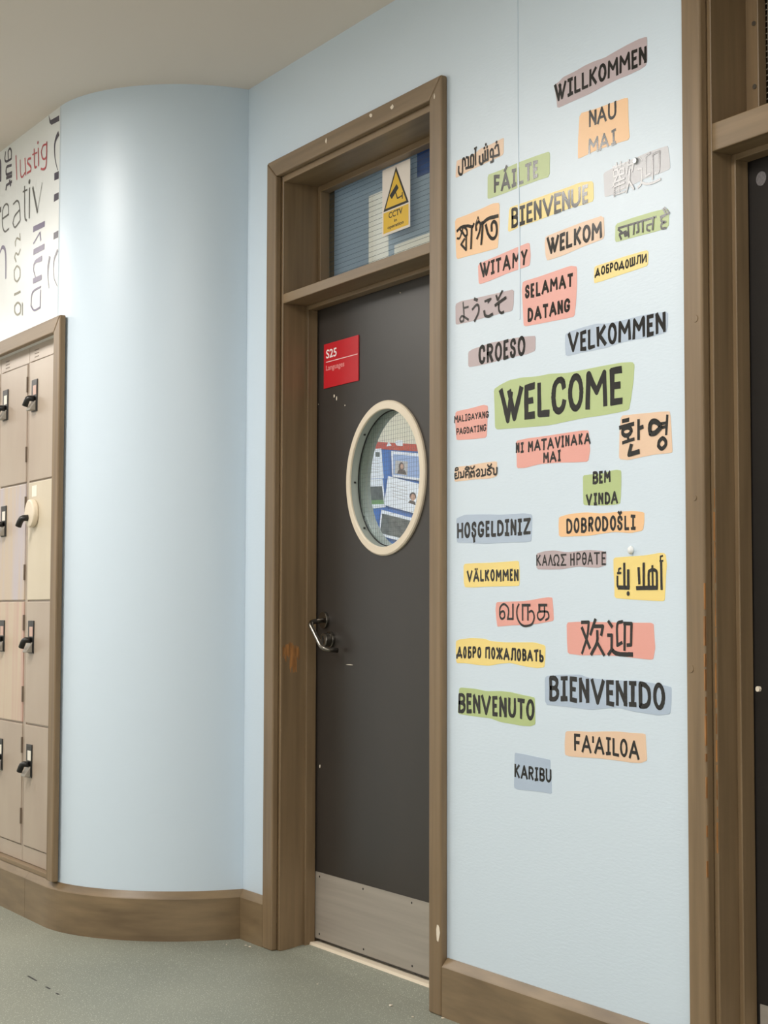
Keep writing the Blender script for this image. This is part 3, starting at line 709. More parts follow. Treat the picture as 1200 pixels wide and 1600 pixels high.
for a, b in (((0.50, 0.42), (0.56, 0.515)), ((0.56, 0.515), (0.74, 0.50)), ((0.735, 0.45), (0.735, 0.55))):
    pa, pb = Vector(q(*a)), Vector(q(*b)); t = (pb - pa).normalized() * 0.0; nn = (pb - pa).normalized(); nn = Vector((-nn.y, nn.x)) * 0.0022
    prism_xz(pic, [tuple(pa + nn), tuple(pb + nn), tuple(pb - nn), tuple(pa - nn)], ys - 0.0012, ys - 0.0009)
obj('pictogram', pic, 'sign_black', cs)
tx = bmesh.new()
for body, u0, u1, v0, v1 in (('CCTV', 0.24, 0.74, 0.675, 0.765), ('in', 0.44, 0.54, 0.80, 0.845), ('operation', 0.20, 0.78, 0.872, 0.935)):
    a = q(u0, v1); b = q(u1, v0); font_mesh(tx, body, a[0], b[0], a[1], b[1], ys - 0.0007)
obj('lettering', tx, 'sign_black', cs)
rs = empty('room_sign', 'red S25 Languages room sign on the dark door', 'sign')
q = uvrect(-4.720, -4.496, 1.767, 1.909)
obj('plate', B(-4.720, -4.496, 0.1175, 0.121, 1.767, 1.909), 'sign_red', rs, bevel=0.0008)
tx = bmesh.new()
a = q(0.075, 0.335); b = q(0.385, 0.14); font_mesh(tx, 'S25', a[0], b[0], a[1], b[1], 0.1171)
a = q(0.075, 0.422); b = q(0.98, 0.408); box(tx, a[0], b[0], 0.1171, 0.1174, a[1], b[1])
o = obj('lettering', tx, 'sign_text', rs); o['label'] = 'white S25 lettering and rule'
tx = bmesh.new(); a = q(0.075, 0.645); b = q(0.61, 0.49); font_mesh(tx, 'Languages', a[0], b[0], a[1], b[1], 0.1171)
obj('lettering', tx, 'sign_pink', rs)

# ------------------------------------------------------------------ lockers in the wall recess
fr = empty('trim_5', 'brown wooden frame around the locker recess', 'frame', kind='structure')
fo0, fo1, fi0, fi1 = NX0 - 0.068, -5.4565, NX0 - 0.006, -5.520
for pts, nm, mm in (([(fo1, 0.158), (fi1, 0.158), (fi1, 2.010), (fo1, 2.062)], 'casing', 'wood'), ([(fo0, 0.158), (fi0, 0.158), (fi0, 2.010), (fo0, 2.062)], 'casing', 'wood'), ([(fo0, 2.062), (fi0, 2.010), (fi1, 2.010), (fo1, 2.062)], 'head_casing', 'wood_h')):
    obj(nm, prism_xz(bmesh.new(), pts, -0.502, YL), mm, fr, bevel=0.004)
obj('sill_strip', B(fi0, fi1, -0.486, YL + 0.03, 0.156, 0.1715), 'wood_h', fr, bevel=0.002)

PITCH, FY = 0.333, -0.460
TIERS = [(1.524, 1.953), (1.098, 1.518), (0.662, 1.092), (0.230, 0.656)]
def locker(xr, label, special=None, mats=('locker',) * 4, labs=('label_white',) * 4):
    root = empty('locker', label, 'locker', 'school lockers in the wall recess')
    xl = xr - PITCH + 0.002; xr -= 0.001
    body = bmesh.new()
    box(body, xl, xr, FY + 0.004, -0.04, 0.1725, 2.045)
    box(body, xl, xr, FY, FY + 0.005, 1.957, 2.045)
    box(body, xl, xr, FY, FY + 0.005, 0.1725, 0.2265)
    box(body, xl, xl + 0.016, FY, FY + 0.005, 0.2265, 1.957)
    box(body, xr - 0.010, xr, FY, FY + 0.005, 0.2265, 1.957)
    obj('body', body, 'locker', root, bevel=0.001)
    v = bmesh.new()
    for k in range(3): box(v, xl + 0.055, xl + 0.098, FY - 0.0012, FY, 1.968 + 0.012 * k, 1.971 + 0.012 * k)
    obj('vent', v, 'hinge', root)
    dx0, dx1 = xl + 0.0195, xr - 0.0125
    for t, (z0, z1) in enumerate(TIERS):
        d = obj('door', B(dx0, dx1, FY - 0.004, FY + 0.0035, z0, z1), mats[t], root, bevel=0.0025)
        cx = dx0 + 0.056
        for zh in (z1 - 0.075, z0 + 0.10):
            obj('hinge', B(dx1 - 0.003, dx1 + 0.004, FY - 0.0065, FY + 0.001, zh - 0.028, zh + 0.028), 'hinge', d)
        zc = z1 - 0.125
        if special == t:
            d['label'] = 'cream replacement door'
            o = obj('latch_disc', disc_y(bmesh.new(), cx + 0.012, zc + 0.012, FY - 0.026, FY - 0.004, 0.050, 36), 'ring', d, bevel=0.006)
            obj('number_label', B(cx - 0.016, cx + 0.034, FY - 0.005, FY - 0.004, zc + 0.072, zc + 0.112), 'label_white', d)
            obj('latch_lever', tube(bmesh.new(), bend([(cx + 0.005, FY - 0.024, zc - 0.004), (cx, FY - 0.048, zc - 0.006), (cx - 0.014, FY - 0.054, zc - 0.034)], 0.012, 4), 0.0115, 10), 'black_plastic', d, smooth=True)
            continue
        obj('latch_plate', B(cx - 0.030, cx + 0.030, FY - 0.008, FY - 0.004, zc - 0.058, zc + 0.058), 'black_plastic', d, bevel=0.002)
        obj('number_label', B(cx - 0.010, cx + 0.024, FY - 0.0092, FY - 0.008, zc + 0.002, zc + 0.036), labs[t], d)
        # hooded pull: a wedge that stands out at its lower end
        w = bmesh.new()
        prism_yz(w, [(FY - 0.008, zc - 0.018), (FY - 0.030, zc - 0.050), (FY - 0.030, zc - 0.055), (FY - 0.008, zc - 0.055)], cx - 0.020, cx + 0.022)
        obj('pull', w, 'grey_plastic', d, bevel=0.002)
        obj('latch_lever', tube(bmesh.new(), bend([(cx + 0.004, FY - 0.008, zc - 0.012), (cx - 0.004, FY - 0.030, zc - 0.010), (cx - 0.016, FY - 0.036, zc - 0.038)], 0.012, 4), 0.0105, 10), 'black_plastic', d, smooth=True)
    return root
XR = -5.560
locker(XR, 'rightmost locker column beside the frame, with a cream second door', 1, ('locker', 'locker_cream', 'locker', 'locker'), ('label_pink', 'label_white', 'label_pink', 'label_white'))
locker(XR - PITCH, 'middle locker column with scuffed and pink stained doors', None, ('locker', 'locker_scuffed', 'locker_pink', 'locker'), ('label_white', 'label_white', 'label_pink', 'label_white'))
locker(XR - 2 * PITCH, 'locker column almost wholly cut off by the left photo edge')

# ------------------------------------------------------------------ stickers and word decals
STICKERS = [["lilac welcome sticker reading WILLKOMMEN at the very top of the wall","lilac",[-3312,2348,-3293,2351,-3275,2358,-3224,2359,-3190,2362,-3153,2362,-3110,2359,-3075,2362,-3027,2365,-2984,2366,-2962,2364,-2955,2362,-2955,2307,-2961,2297,-2981,2294,-3028,2293,-3066,2294,-3117,2292,-3173,2288,-3241,2288,-3299,2287,-3302,2308],[["WILLKOMMEN",8.5,[-3311,2303,2350,-3261,2303,2348,-3257,2303,2348,-3234,2304,2348,-3230,2304,2348,-3204,2304,2348,-3200,2304,2348,-3173,2304,2348,-3170,2304,2348,-3140,2304,2348,-3135,2304,2348,-3104,2304,2348,-3100,2304,2348,-3059,2303,2348,-3056,2303,2347,-3015,2302,2347,-3011,2302,2347,-2988,2302,2346,-2984,2302,2346,-2956,2303,2344]]],[]],
["orange welcome sticker reading NAU MAI in two lines","orange",[-3209,2251,-3149,2246,-3084,2244,-3039,2243,-3025,2240,-3024,2192,-3020,2141,-3066,2144,-3150,2146,-3207,2142,-3217,2143,-3216,2187],[["NAU",7.2,[-3172,2206,2248,-3143,2206,2245,-3141,2206,2245,-3104,2205,2247,-3099,2204,2246,-3068,2204,2245]],
["MAI",7.2,[-3175,2142,2180,-3135,2140,2180,-3133,2140,2180,-3096,2142,2180,-3088,2142,2180,-3069,2143,2181]]],[]],
["small peach welcome sticker with Persian script beside the door head","peach",[-3753,2263,-3730,2262,-3672,2261,-3640,2268,-3592,2268,-3537,2271,-3531,2270,-3532,2232,-3537,2227,-3553,2226,-3584,2225,-3632,2224,-3693,2222,-3755,2217,-3759,2221,-3757,2244],[],[[6.8,[-3743,2244,-3743,2229,-3734,2221,-3725,2225,-3724,2257,-3718,2261,-3712,2254,-3711,2240]],[6.7,[-3706,2261,-3696,2258,-3696,2232,-3708,2232]],[6.7,[-3707,2232,-3672,2229,-3671,2255,-3678,2260,-3684,2257,-3684,2234]],[6.6,[-3662,2272,-3661,2231]],[5.1,[-3666,2275,-3657,2276]],[6.5,[-3642,2248,-3642,2233,-3634,2226,-3626,2229,-3627,2250]],[6.5,[-3627,2230,-3616,2231,-3616,2256]],[6.5,[-3616,2231,-3603,2231,-3604,2257]],[7.9,[-3619,2265]],[7.9,[-3607,2265]],[7.9,[-3613,2273]],[6.4,[-3590,2221,-3580,2221,-3579,2248,-3586,2254,-3592,2249,-3591,2235,-3580,2233]],[6.4,[-3580,2233,-3551,2231,-3556,2258,-3566,2258,-3570,2253]],[7.8,[-3563,2267]]]],
["green welcome sticker with black capitals FÁILTE above BIENVENUE","green",[-3605,2191,-3568,2190,-3514,2190,-3476,2191,-3438,2191,-3383,2190,-3336,2188,-3331,2182,-3333,2125,-3384,2127,-3457,2127,-3533,2126,-3602,2127,-3606,2131],[["FÁILTE",9.3,[-3576,2135,2184,-3548,2133,2180,-3544,2133,2180,-3501,2131,2181,-3496,2132,2180,-3474,2133,2179,-3471,2133,2179,-3442,2132,2180,-3437,2132,2180,-3407,2133,2179,-3402,2133,2179,-3380,2134,2178]]],[]],
["pale grey welcome sticker with traditional Chinese characters under a metal screw","grey",[-3118,2085,-3075,2090,-3007,2093,-2953,2096,-2901,2095,-2885,2094,-2879,2062,-2878,2040,-2915,2038,-2967,2038,-3035,2030,-3090,2026,-3114,2027,-3116,2055],[],[[4.7,[-3081,2090,-3037,2090]],[4.7,[-3068,2097,-3068,2088]],[4.7,[-3053,2096,-3053,2087]],[4.7,[-3078,2082,-3063,2081,-3063,2067,-3078,2067,-3078,2082]],[4.7,[-3057,2080,-3041,2079,-3041,2067,-3058,2067,-3057,2080]],[4.7,[-3066,2065,-3084,2044]],[4.7,[-3077,2053,-3077,2021]],[4.7,[-3077,2053,-3038,2055]],[4.7,[-3076,2043,-3038,2045]],[4.7,[-3076,2033,-3039,2034]],[4.7,[-3077,2024,-3037,2024]],[4.7,[-3058,2058,-3059,2025]],[4.7,[-3056,2063,-3051,2055]],[5.1,[-3023,2094,-3031,2064]],[5.1,[-3026,2082,-3005,2083,-3011,2065]],[5.1,[-3019,2070,-3022,2045,-3032,2021]],[5.1,[-3021,2044,-3005,2023]],[5.0,[-2982,2089,-2975,2082]],[5.0,[-2992,2065,-2977,2064,-2978,2031,-2990,2023]],[5.5,[-2979,2032,-2959,2024,-2936,2022,-2912,2024]],[5.0,[-2945,2092,-2962,2088,-2963,2042,-2946,2045]],[4.9,[-2937,2087,-2913,2088,-2916,2045,-2927,2042]],[4.9,[-2937,2087,-2938,2031]]]],
["yellow welcome sticker with black capitals BIENVENUE","yellow",[-3507,2084,-3476,2084,-3402,2083,-3330,2083,-3260,2082,-3209,2083,-3157,2075,-3156,2027,-3192,2026,-3243,2029,-3313,2028,-3384,2026,-3458,2026,-3507,2022,-3513,2026],[["BIENVENUE",9.5,[-3497,2028,2081,-3465,2028,2079,-3462,2028,2079,-3436,2028,2078,-3431,2028,2078,-3403,2027,2078,-3399,2027,2078,-3366,2027,2077,-3362,2027,2077,-3316,2027,2077,-3314,2026,2077,-3283,2026,2076,-3281,2026,2076,-3247,2026,2075,-3245,2026,2075,-3206,2027,2074,-3201,2027,2074,-3176,2027,2073]]],[]],
["orange welcome sticker with Bengali script next to the door casing","orange",[-3762,2106,-3706,2106,-3634,2108,-3582,2111,-3551,2106,-3552,2048,-3559,1991,-3569,1990,-3635,1992,-3706,1995,-3755,1996,-3759,2049],[],[[8.5,[-3751,2072,-3731,2078,-3702,2076,-3677,2069,-3670,2075]],[6.5,[-3737,2075,-3728,2063,-3739,2050,-3750,2052]],[6.5,[-3722,2074,-3731,2060]],[6.5,[-3718,2076,-3704,2066,-3702,2052,-3711,2050,-3726,2065]],[7.8,[-3706,2051,-3707,2013]],[6.5,[-3707,2013,-3731,2032,-3715,2043]],[8.3,[-3679,2070,-3683,2013]],[7.0,[-3658,2056,-3659,2068,-3647,2077,-3638,2068,-3642,2050,-3654,2033]],[8.2,[-3631,2070,-3628,2059,-3634,2015]],[3.8,[-3662,2072,-3650,2090,-3646,2081]],[10.7,[-3628,2068,-3603,2075,-3558,2073]],[9.3,[-3586,2041,-3586,2057,-3575,2062,-3564,2051,-3564,2027,-3576,2018,-3591,2023,-3605,2039,-3613,2060]]]],
["peach welcome sticker with black capitals WELKOM","peach",[-3350,1979,-3287,1982,-3202,1985,-3118,1985,-3116,1937,-3121,1929,-3193,1926,-3278,1919,-3343,1918,-3350,1930,-3354,1963],[["WELKOM",9.0,[-3345,1930,1976,-3293,1931,1974,-3291,1931,1974,-3269,1932,1975,-3266,1932,1975,-3239,1933,1976,-3234,1933,1976,-3205,1932,1976,-3200,1932,1976,-3168,1932,1975,-3165,1932,1975,-3124,1932,1973]]],[]],
["light green welcome sticker with Hindi script at the right edge","green",[-3074,1955,-3016,1957,-2932,1956,-2888,1953,-2883,1944,-2885,1910,-2933,1909,-2995,1911,-3072,1912,-3076,1918],[],[[5.3,[-3063,1943,-2928,1942]],[5.3,[-3063,1940,-3050,1931,-3059,1927,-3053,1916]],[5.3,[-3059,1928,-3035,1930]],[5.2,[-3027,1941,-3025,1916]],[5.2,[-3028,1927,-3040,1926,-3038,1920,-3027,1922]],[5.2,[-3005,1941,-3007,1918]],[5.1,[-2991,1941,-2989,1921,-2995,1920]],[5.1,[-2974,1940,-2974,1917]],[5.0,[-2936,1942,-2939,1916]],[5.0,[-2939,1929,-2959,1929,-2959,1919,-2949,1915]],[5.0,[-2912,1939,-2882,1941]],[5.0,[-2896,1939,-2910,1936,-2908,1928,-2894,1924,-2910,1921,-2908,1912,-2894,1910]],[4.2,[-2903,1955,-2892,1941]],[4.2,[-2898,1957,-2884,1943]]]],
["salmon welcome sticker with black capitals WITAMY","salmon",[-3651,1965,-3597,1968,-3532,1972,-3467,1976,-3426,1978,-3418,1975,-3414,1943,-3418,1921,-3426,1919,-3510,1917,-3598,1911,-3642,1910,-3648,1915],[["WITAMY",7.8,[-3642,1924,1967,-3594,1925,1964,-3591,1925,1964,-3572,1926,1964,-3569,1925,1964,-3543,1925,1964,-3537,1925,1964,-3501,1923,1965,-3494,1924,1965,-3458,1925,1964,-3455,1925,1964,-3427,1924,1964]]],[]],
["small yellow welcome sticker with Cyrillic capitals ДОБРОДОШЛИ","yellow",[-3155,1870,-3103,1871,-3038,1873,-2962,1873,-2956,1868,-2958,1837,-2996,1835,-3060,1833,-3126,1830,-3155,1830,-3157,1838],[["ДОБРОДОШЛИ",4.6,[-3153,1842,1864,-3133,1844,1866,-3129,1844,1866,-3113,1845,1867,-3110,1845,1867,-3098,1845,1867,-3095,1845,1867,-3083,1845,1867,-3080,1845,1866,-3064,1844,1866,-3063,1844,1866,-3042,1843,1865,-3039,1843,1865,-3025,1844,1866,-3022,1844,1866,-3002,1846,1867,-2999,1846,1867,-2981,1845,1867,-2979,1845,1867,-2961,1845,1866]]],[]],
["salmon welcome sticker reading SELAMAT DATANG in two lines","salmon",[-3448,1884,-3385,1884,-3325,1886,-3266,1888,-3246,1888,-3223,1882,-3223,1838,-3228,1792,-3234,1763,-3267,1763,-3325,1765,-3386,1767,-3435,1769,-3445,1773,-3449,1827,-3452,1864],[["SELAMAT",7.6,[-3438,1838,1872,-3418,1837,1872,-3413,1837,1873,-3397,1836,1873,-3391,1836,1873,-3371,1836,1872,-3367,1837,1872,-3336,1837,1871,-3332,1837,1871,-3300,1837,1871,-3296,1837,1871,-3266,1835,1871,-3261,1835,1870,-3238,1835,1869]],
["DATANG",8.0,[-3427,1778,1814,-3403,1778,1813,-3399,1778,1813,-3367,1777,1813,-3363,1777,1813,-3339,1775,1812,-3336,1776,1812,-3305,1777,1813,-3301,1777,1812,-3279,1777,1812,-3275,1777,1812,-3250,1778,1811]]],[]],
["lilac welcome sticker with Japanese hiragana above CROESO","lilac",[-3760,1876,-3735,1880,-3673,1877,-3613,1875,-3554,1873,-3487,1871,-3489,1832,-3495,1817,-3554,1818,-3613,1819,-3673,1818,-3751,1820,-3759,1823],[],[[6.7,[-3722,1874,-3718,1843,-3720,1825,-3733,1825,-3738,1833,-3726,1839,-3697,1825]],[5.9,[-3718,1859,-3697,1859]],[8.7,[-3667,1875,-3655,1870]],[6.6,[-3677,1849,-3657,1858,-3647,1852,-3649,1835,-3667,1817]],[6.4,[-3617,1861,-3591,1863,-3603,1856]],[7.9,[-3621,1835,-3617,1824,-3601,1819,-3584,1822]],[6.3,[-3565,1867,-3560,1856]],[5.6,[-3538,1875,-3558,1855]],[7.8,[-3569,1843,-3523,1855]],[7.7,[-3554,1847,-3554,1829,-3544,1819,-3533,1820]]]],
["lilac welcome sticker with black capitals CROESO","lilac",[-3698,1739,-3677,1744,-3625,1747,-3593,1749,-3535,1747,-3478,1746,-3422,1742,-3394,1739,-3395,1702,-3430,1698,-3459,1699,-3535,1699,-3593,1697,-3653,1697,-3698,1699],[["CROESO",9.5,[-3648,1699,1750,-3617,1697,1748,-3610,1697,1748,-3580,1697,1746,-3573,1697,1746,-3540,1696,1747,-3534,1696,1747,-3510,1697,1748,-3505,1697,1747,-3478,1696,1747,-3471,1696,1747,-3437,1696,1747]]],[]],
["blue grey welcome sticker with black capitals VELKOMMEN above WELCOME","blue",[-3271,1725,-3252,1729,-3204,1732,-3149,1733,-3107,1727,-3050,1726,-2995,1727,-2941,1726,-2889,1721,-2891,1689,-2896,1676,-2942,1673,-3003,1675,-3062,1675,-3107,1671,-3154,1671,-3205,1672,-3269,1671,-3272,1701],[["VELKOMMEN",9.8,[-3260,1677,1727,-3217,1676,1724,-3211,1676,1724,-3186,1675,1725,-3181,1675,1725,-3152,1676,1725,-3147,1676,1725,-3110,1676,1726,-3105,1675,1726,-3071,1674,1726,-3066,1674,1726,-3019,1676,1725,-3014,1675,1725,-2968,1675,1725,-2963,1675,1725,-2937,1675,1725,-2932,1675,1725,-2897,1676,1724]]],[]],
["largest green welcome sticker with bold black capitals WELCOME","green",[-3578,1627,-3549,1635,-3509,1642,-3452,1642,-3386,1637,-3333,1637,-3260,1630,-3199,1630,-3130,1630,-3058,1629,-3016,1625,-3008,1618,-3012,1582,-3022,1539,-3029,1517,-3059,1515,-3131,1514,-3200,1515,-3271,1513,-3334,1511,-3414,1514,-3526,1520,-3564,1522,-3573,1528,-3575,1582],[["WELCOME",16.8,[-3552,1532,1625,-3448,1534,1622,-3442,1534,1622,-3395,1534,1623,-3387,1534,1623,-3334,1533,1625,-3327,1533,1625,-3268,1533,1626,-3260,1533,1626,-3199,1532,1625,-3191,1532,1625,-3107,1532,1621,-3098,1532,1621,-3050,1531,1621]]],[]],
["small salmon welcome sticker reading MALIGAYANG PAGDATING","salmon",[-3760,1588,-3686,1589,-3625,1592,-3606,1587,-3609,1544,-3612,1505,-3674,1507,-3754,1511,-3757,1525,-3761,1559],[["MALIGAYANG",3.7,[-3766,1557,1577,-3747,1557,1577,-3746,1557,1576,-3730,1557,1576,-3727,1557,1576,-3715,1557,1576,-3713,1557,1576,-3703,1557,1576,-3701,1557,1576,-3686,1557,1575,-3684,1557,1575,-3667,1557,1575,-3666,1557,1575,-3650,1557,1575,-3650,1557,1575,-3634,1556,1575,-3631,1556,1575,-3618,1556,1574,-3616,1556,1574,-3602,1556,1574]],
["PAGDATING",3.7,[-3755,1525,1543,-3742,1524,1543,-3741,1524,1543,-3724,1524,1542,-3722,1524,1542,-3708,1524,1542,-3705,1524,1542,-3692,1523,1541,-3691,1523,1541,-3673,1523,1541,-3672,1523,1541,-3658,1523,1541,-3655,1523,1541,-3646,1523,1541,-3643,1523,1541,-3630,1523,1541,-3628,1523,1541,-3613,1523,1542]]],[]],
["salmon welcome sticker reading NI MATAVINAKA MAI","salmon",[-3480,1485,-3431,1487,-3360,1486,-3281,1486,-3205,1486,-3181,1484,-3178,1463,-3175,1436,-3183,1410,-3231,1412,-3308,1417,-3377,1419,-3442,1414,-3476,1416,-3477,1451],[["NIMATAVINAKA",6.0,[-3480,1453,1481,-3464,1453,1480,-3459,1453,1480,-3445,1453,1480,-3427,1452,1480,-3405,1452,1480,-3401,1452,1480,-3373,1451,1481,-3372,1451,1481,-3347,1451,1481,-3346,1451,1481,-3318,1452,1481,-3314,1452,1481,-3291,1452,1481,-3288,1452,1481,-3277,1452,1481,-3272,1452,1480,-3255,1452,1480,-3251,1452,1480,-3224,1452,1480,-3219,1452,1479,-3203,1451,1479,-3198,1451,1479,-3172,1450,1478]],
["MAI",6.0,[-3363,1420,1447,-3339,1419,1447,-3336,1419,1447,-3308,1419,1447,-3303,1419,1447,-3290,1419,1448]]],[]],
["small peach welcome sticker with Lao script beside the door casing","peach",[-3764,1439,-3740,1440,-3694,1439,-3656,1441,-3606,1441,-3575,1441,-3565,1439,-3564,1417,-3564,1403,-3587,1399,-3619,1399,-3669,1401,-3720,1401,-3758,1401,-3765,1403],[],[[5.1,[-3755,1423,-3763,1422,-3762,1411,-3757,1409,-3745,1411,-3745,1426]],[4.7,[-3762,1417,-3754,1417]],[4.2,[-3761,1431,-3758,1437,-3748,1437,-3746,1432,-3758,1431]],[5.1,[-3737,1424,-3733,1422,-3733,1411,-3720,1411,-3719,1426]],[4.6,[-3737,1410,-3730,1411]],[5.0,[-3701,1416,-3708,1415,-3709,1409,-3711,1421,-3703,1425,-3694,1422,-3693,1407]],[4.1,[-3712,1431,-3705,1436,-3694,1434,-3692,1430,-3709,1430]],[5.0,[-3679,1411,-3684,1408,-3686,1419,-3681,1423,-3676,1419,-3672,1423,-3669,1419,-3669,1409]],[4.1,[-3685,1435,-3682,1430,-3674,1430,-3667,1436]],[5.0,[-3660,1422,-3651,1426,-3644,1422,-3644,1410,-3654,1408,-3659,1412,-3650,1416]],[4.9,[-3636,1424,-3631,1422,-3631,1408,-3617,1409,-3617,1424]],[4.5,[-3636,1407,-3629,1409]],[4.8,[-3587,1426,-3601,1424,-3608,1421,-3594,1417,-3590,1412,-3597,1408,-3607,1410,-3607,1415]],[4.4,[-3606,1435,-3603,1430,-3594,1430,-3589,1435]],[4.8,[-3582,1423,-3578,1421,-3578,1410,-3571,1407,-3565,1410,-3564,1424]]]],
["peach welcome sticker with two large Korean syllables","peach",[-3058,1506,-3015,1505,-2966,1503,-2919,1501,-2887,1499,-2884,1489,-2881,1459,-2878,1408,-2883,1406,-2936,1407,-2984,1405,-3032,1402,-3062,1406,-3066,1411,-3064,1466],[],[[9.3,[-3051,1493,-3031,1494]],[9.9,[-3061,1479,-3013,1483]],[10.5,[-3036,1477,-3023,1473,-3020,1467,-3028,1460,-3042,1459,-3051,1464,-3050,1473,-3036,1477]],[8.6,[-3035,1459,-3030,1447]],[8.0,[-3051,1443,-3012,1448]],[9.1,[-2994,1489,-2994,1447]],[10.3,[-2991,1471,-2980,1473]],[11.6,[-3021,1434,-3029,1414,-2995,1418]],[12.5,[-2940,1482,-2951,1478,-2954,1466,-2951,1455,-2935,1455,-2916,1466,-2924,1476,-2940,1482]],[8.2,[-2894,1489,-2898,1450]],[7.1,[-2915,1474,-2898,1474]],[7.1,[-2915,1465,-2898,1466]],[10.0,[-2910,1441,-2900,1434,-2901,1424,-2914,1418,-2925,1425,-2922,1435,-2910,1441]]]],
["green welcome sticker reading BEM VINDA in two lines","green",[-3203,1379,-3168,1379,-3126,1378,-3099,1382,-3076,1383,-3059,1380,-3059,1350,-3061,1319,-3064,1303,-3117,1303,-3168,1306,-3196,1308,-3202,1311,-3203,1349],[["BEM",6.9,[-3165,1355,1386,-3144,1355,1385,-3141,1355,1385,-3126,1355,1385,-3122,1355,1385,-3097,1356,1384]],
["VINDA",6.6,[-3192,1306,1334,-3167,1306,1334,-3162,1305,1334,-3148,1305,1334,-3144,1305,1334,-3125,1305,1334,-3120,1305,1334,-3099,1304,1334,-3097,1304,1334,-3070,1304,1335]]],[]],
["blue grey welcome sticker with black capitals HOŞGELDINIZ","blue",[-3756,1303,-3739,1307,-3715,1311,-3654,1309,-3594,1306,-3556,1303,-3499,1302,-3443,1301,-3411,1297,-3412,1260,-3415,1230,-3443,1229,-3499,1231,-3556,1231,-3614,1231,-3694,1236,-3752,1239,-3755,1251],[["HOŞGELDINIZ",8.8,[-3752,1249,1292,-3722,1249,1292,-3717,1249,1292,-3688,1248,1291,-3683,1248,1291,-3659,1248,1291,-3653,1248,1291,-3623,1248,1290,-3617,1248,1290,-3597,1248,1290,-3591,1248,1290,-3568,1248,1290,-3564,1248,1290,-3534,1248,1290,-3530,1248,1290,-3509,1247,1290,-3504,1247,1290,-3478,1247,1289,-3473,1247,1289,-3453,1247,1289,-3449,1247,1289,-3416,1247,1289]]],[]],
["yellow welcome sticker with black capitals VÄLKOMMEN","yellow",[-3721,1182,-3674,1183,-3595,1182,-3518,1183,-3469,1184,-3466,1162,-3466,1130,-3468,1121,-3537,1121,-3615,1121,-3674,1120,-3715,1121,-3720,1134],[["VÄLKOMMEN",6.6,[-3705,1134,1165,-3678,1134,1165,-3674,1134,1165,-3646,1134,1165,-3642,1134,1165,-3624,1134,1165,-3620,1134,1165,-3600,1134,1165,-3595,1134,1165,-3575,1133,1165,-3570,1133,1165,-3544,1133,1164,-3540,1133,1164,-3512,1133,1164,-3508,1133,1164,-3494,1133,1164,-3489,1133,1164,-3469,1133,1164]]],[]],
["lilac welcome sticker with thin Greek capitals ΚΑΛΩΣ ΗΡΘΑΤΕ","lilac",[-3394,1199,-3362,1204,-3320,1205,-3268,1199,-3222,1200,-3183,1202,-3134,1198,-3116,1195,-3117,1164,-3149,1159,-3183,1161,-3223,1164,-3284,1159,-3336,1159,-3393,1161],[["KAΛΩΣHPΘATE",4.4,[-3393,1169,1197,-3374,1169,1197,-3369,1168,1197,-3347,1168,1196,-3344,1168,1196,-3324,1168,1196,-3323,1168,1196,-3297,1167,1196,-3293,1167,1196,-3269,1167,1196,-3254,1166,1196,-3237,1166,1197,-3230,1166,1197,-3213,1166,1197,-3208,1166,1197,-3190,1166,1197,-3187,1166,1197,-3166,1166,1196,-3162,1166,1196,-3139,1166,1196,-3133,1165,1196,-3116,1165,1196]]],[]],
["orange welcome sticker with black capitals DOBRODOŠLI","orange",[-3299,1285,-3257,1290,-3192,1291,-3133,1285,-3076,1286,-3015,1285,-2977,1280,-2977,1259,-2982,1239,-3025,1235,-3086,1240,-3133,1238,-3182,1235,-3242,1236,-3299,1237,-3301,1265],[["DOBRODOŠLI",7.0,[-3269,1243,1280,-3245,1243,1280,-3240,1243,1280,-3217,1243,1280,-3211,1243,1280,-3189,1243,1279,-3183,1243,1279,-3163,1243,1279,-3158,1243,1279,-3134,1243,1279,-3130,1243,1279,-3107,1243,1278,-3101,1243,1278,-3078,1242,1278,-3074,1242,1278,-3054,1242,1277,-3048,1242,1277,-3030,1242,1277,-3025,1242,1277,-3007,1242,1276]]],[]],
["yellow welcome sticker with thick blocky Arabic script","yellow",[-3089,1181,-3035,1182,-2973,1183,-2926,1187,-2910,1186,-2904,1182,-2900,1160,-2904,1134,-2908,1082,-2915,1080,-2974,1082,-3036,1085,-3086,1088,-3086,1124,-3089,1151],[],[[7.6,[-2919,1164,-2918,1108]],[4.2,[-2914,1180,-2921,1179,-2921,1170]],[4.2,[-2923,1169,-2913,1169]],[8.1,[-2962,1112,-2962,1142,-2958,1148,-2948,1150,-2938,1148,-2934,1141,-2934,1110]],[6.9,[-2949,1158,-2948,1111]],[9.8,[-3003,1110,-2934,1110]],[7.8,[-2979,1164,-2979,1111]],[7.8,[-2997,1154,-2995,1121]],[7.9,[-3034,1150,-3034,1111]],[10.4,[-3070,1112,-3034,1111]],[8.0,[-3049,1166,-3049,1113]],[6.8,[-3074,1137,-3074,1117,-3069,1112]],[4.4,[-3062,1156,-3069,1154,-3069,1147]],[4.8,[-3073,1145,-3062,1145]],[10.3,[-3035,1098]]]],
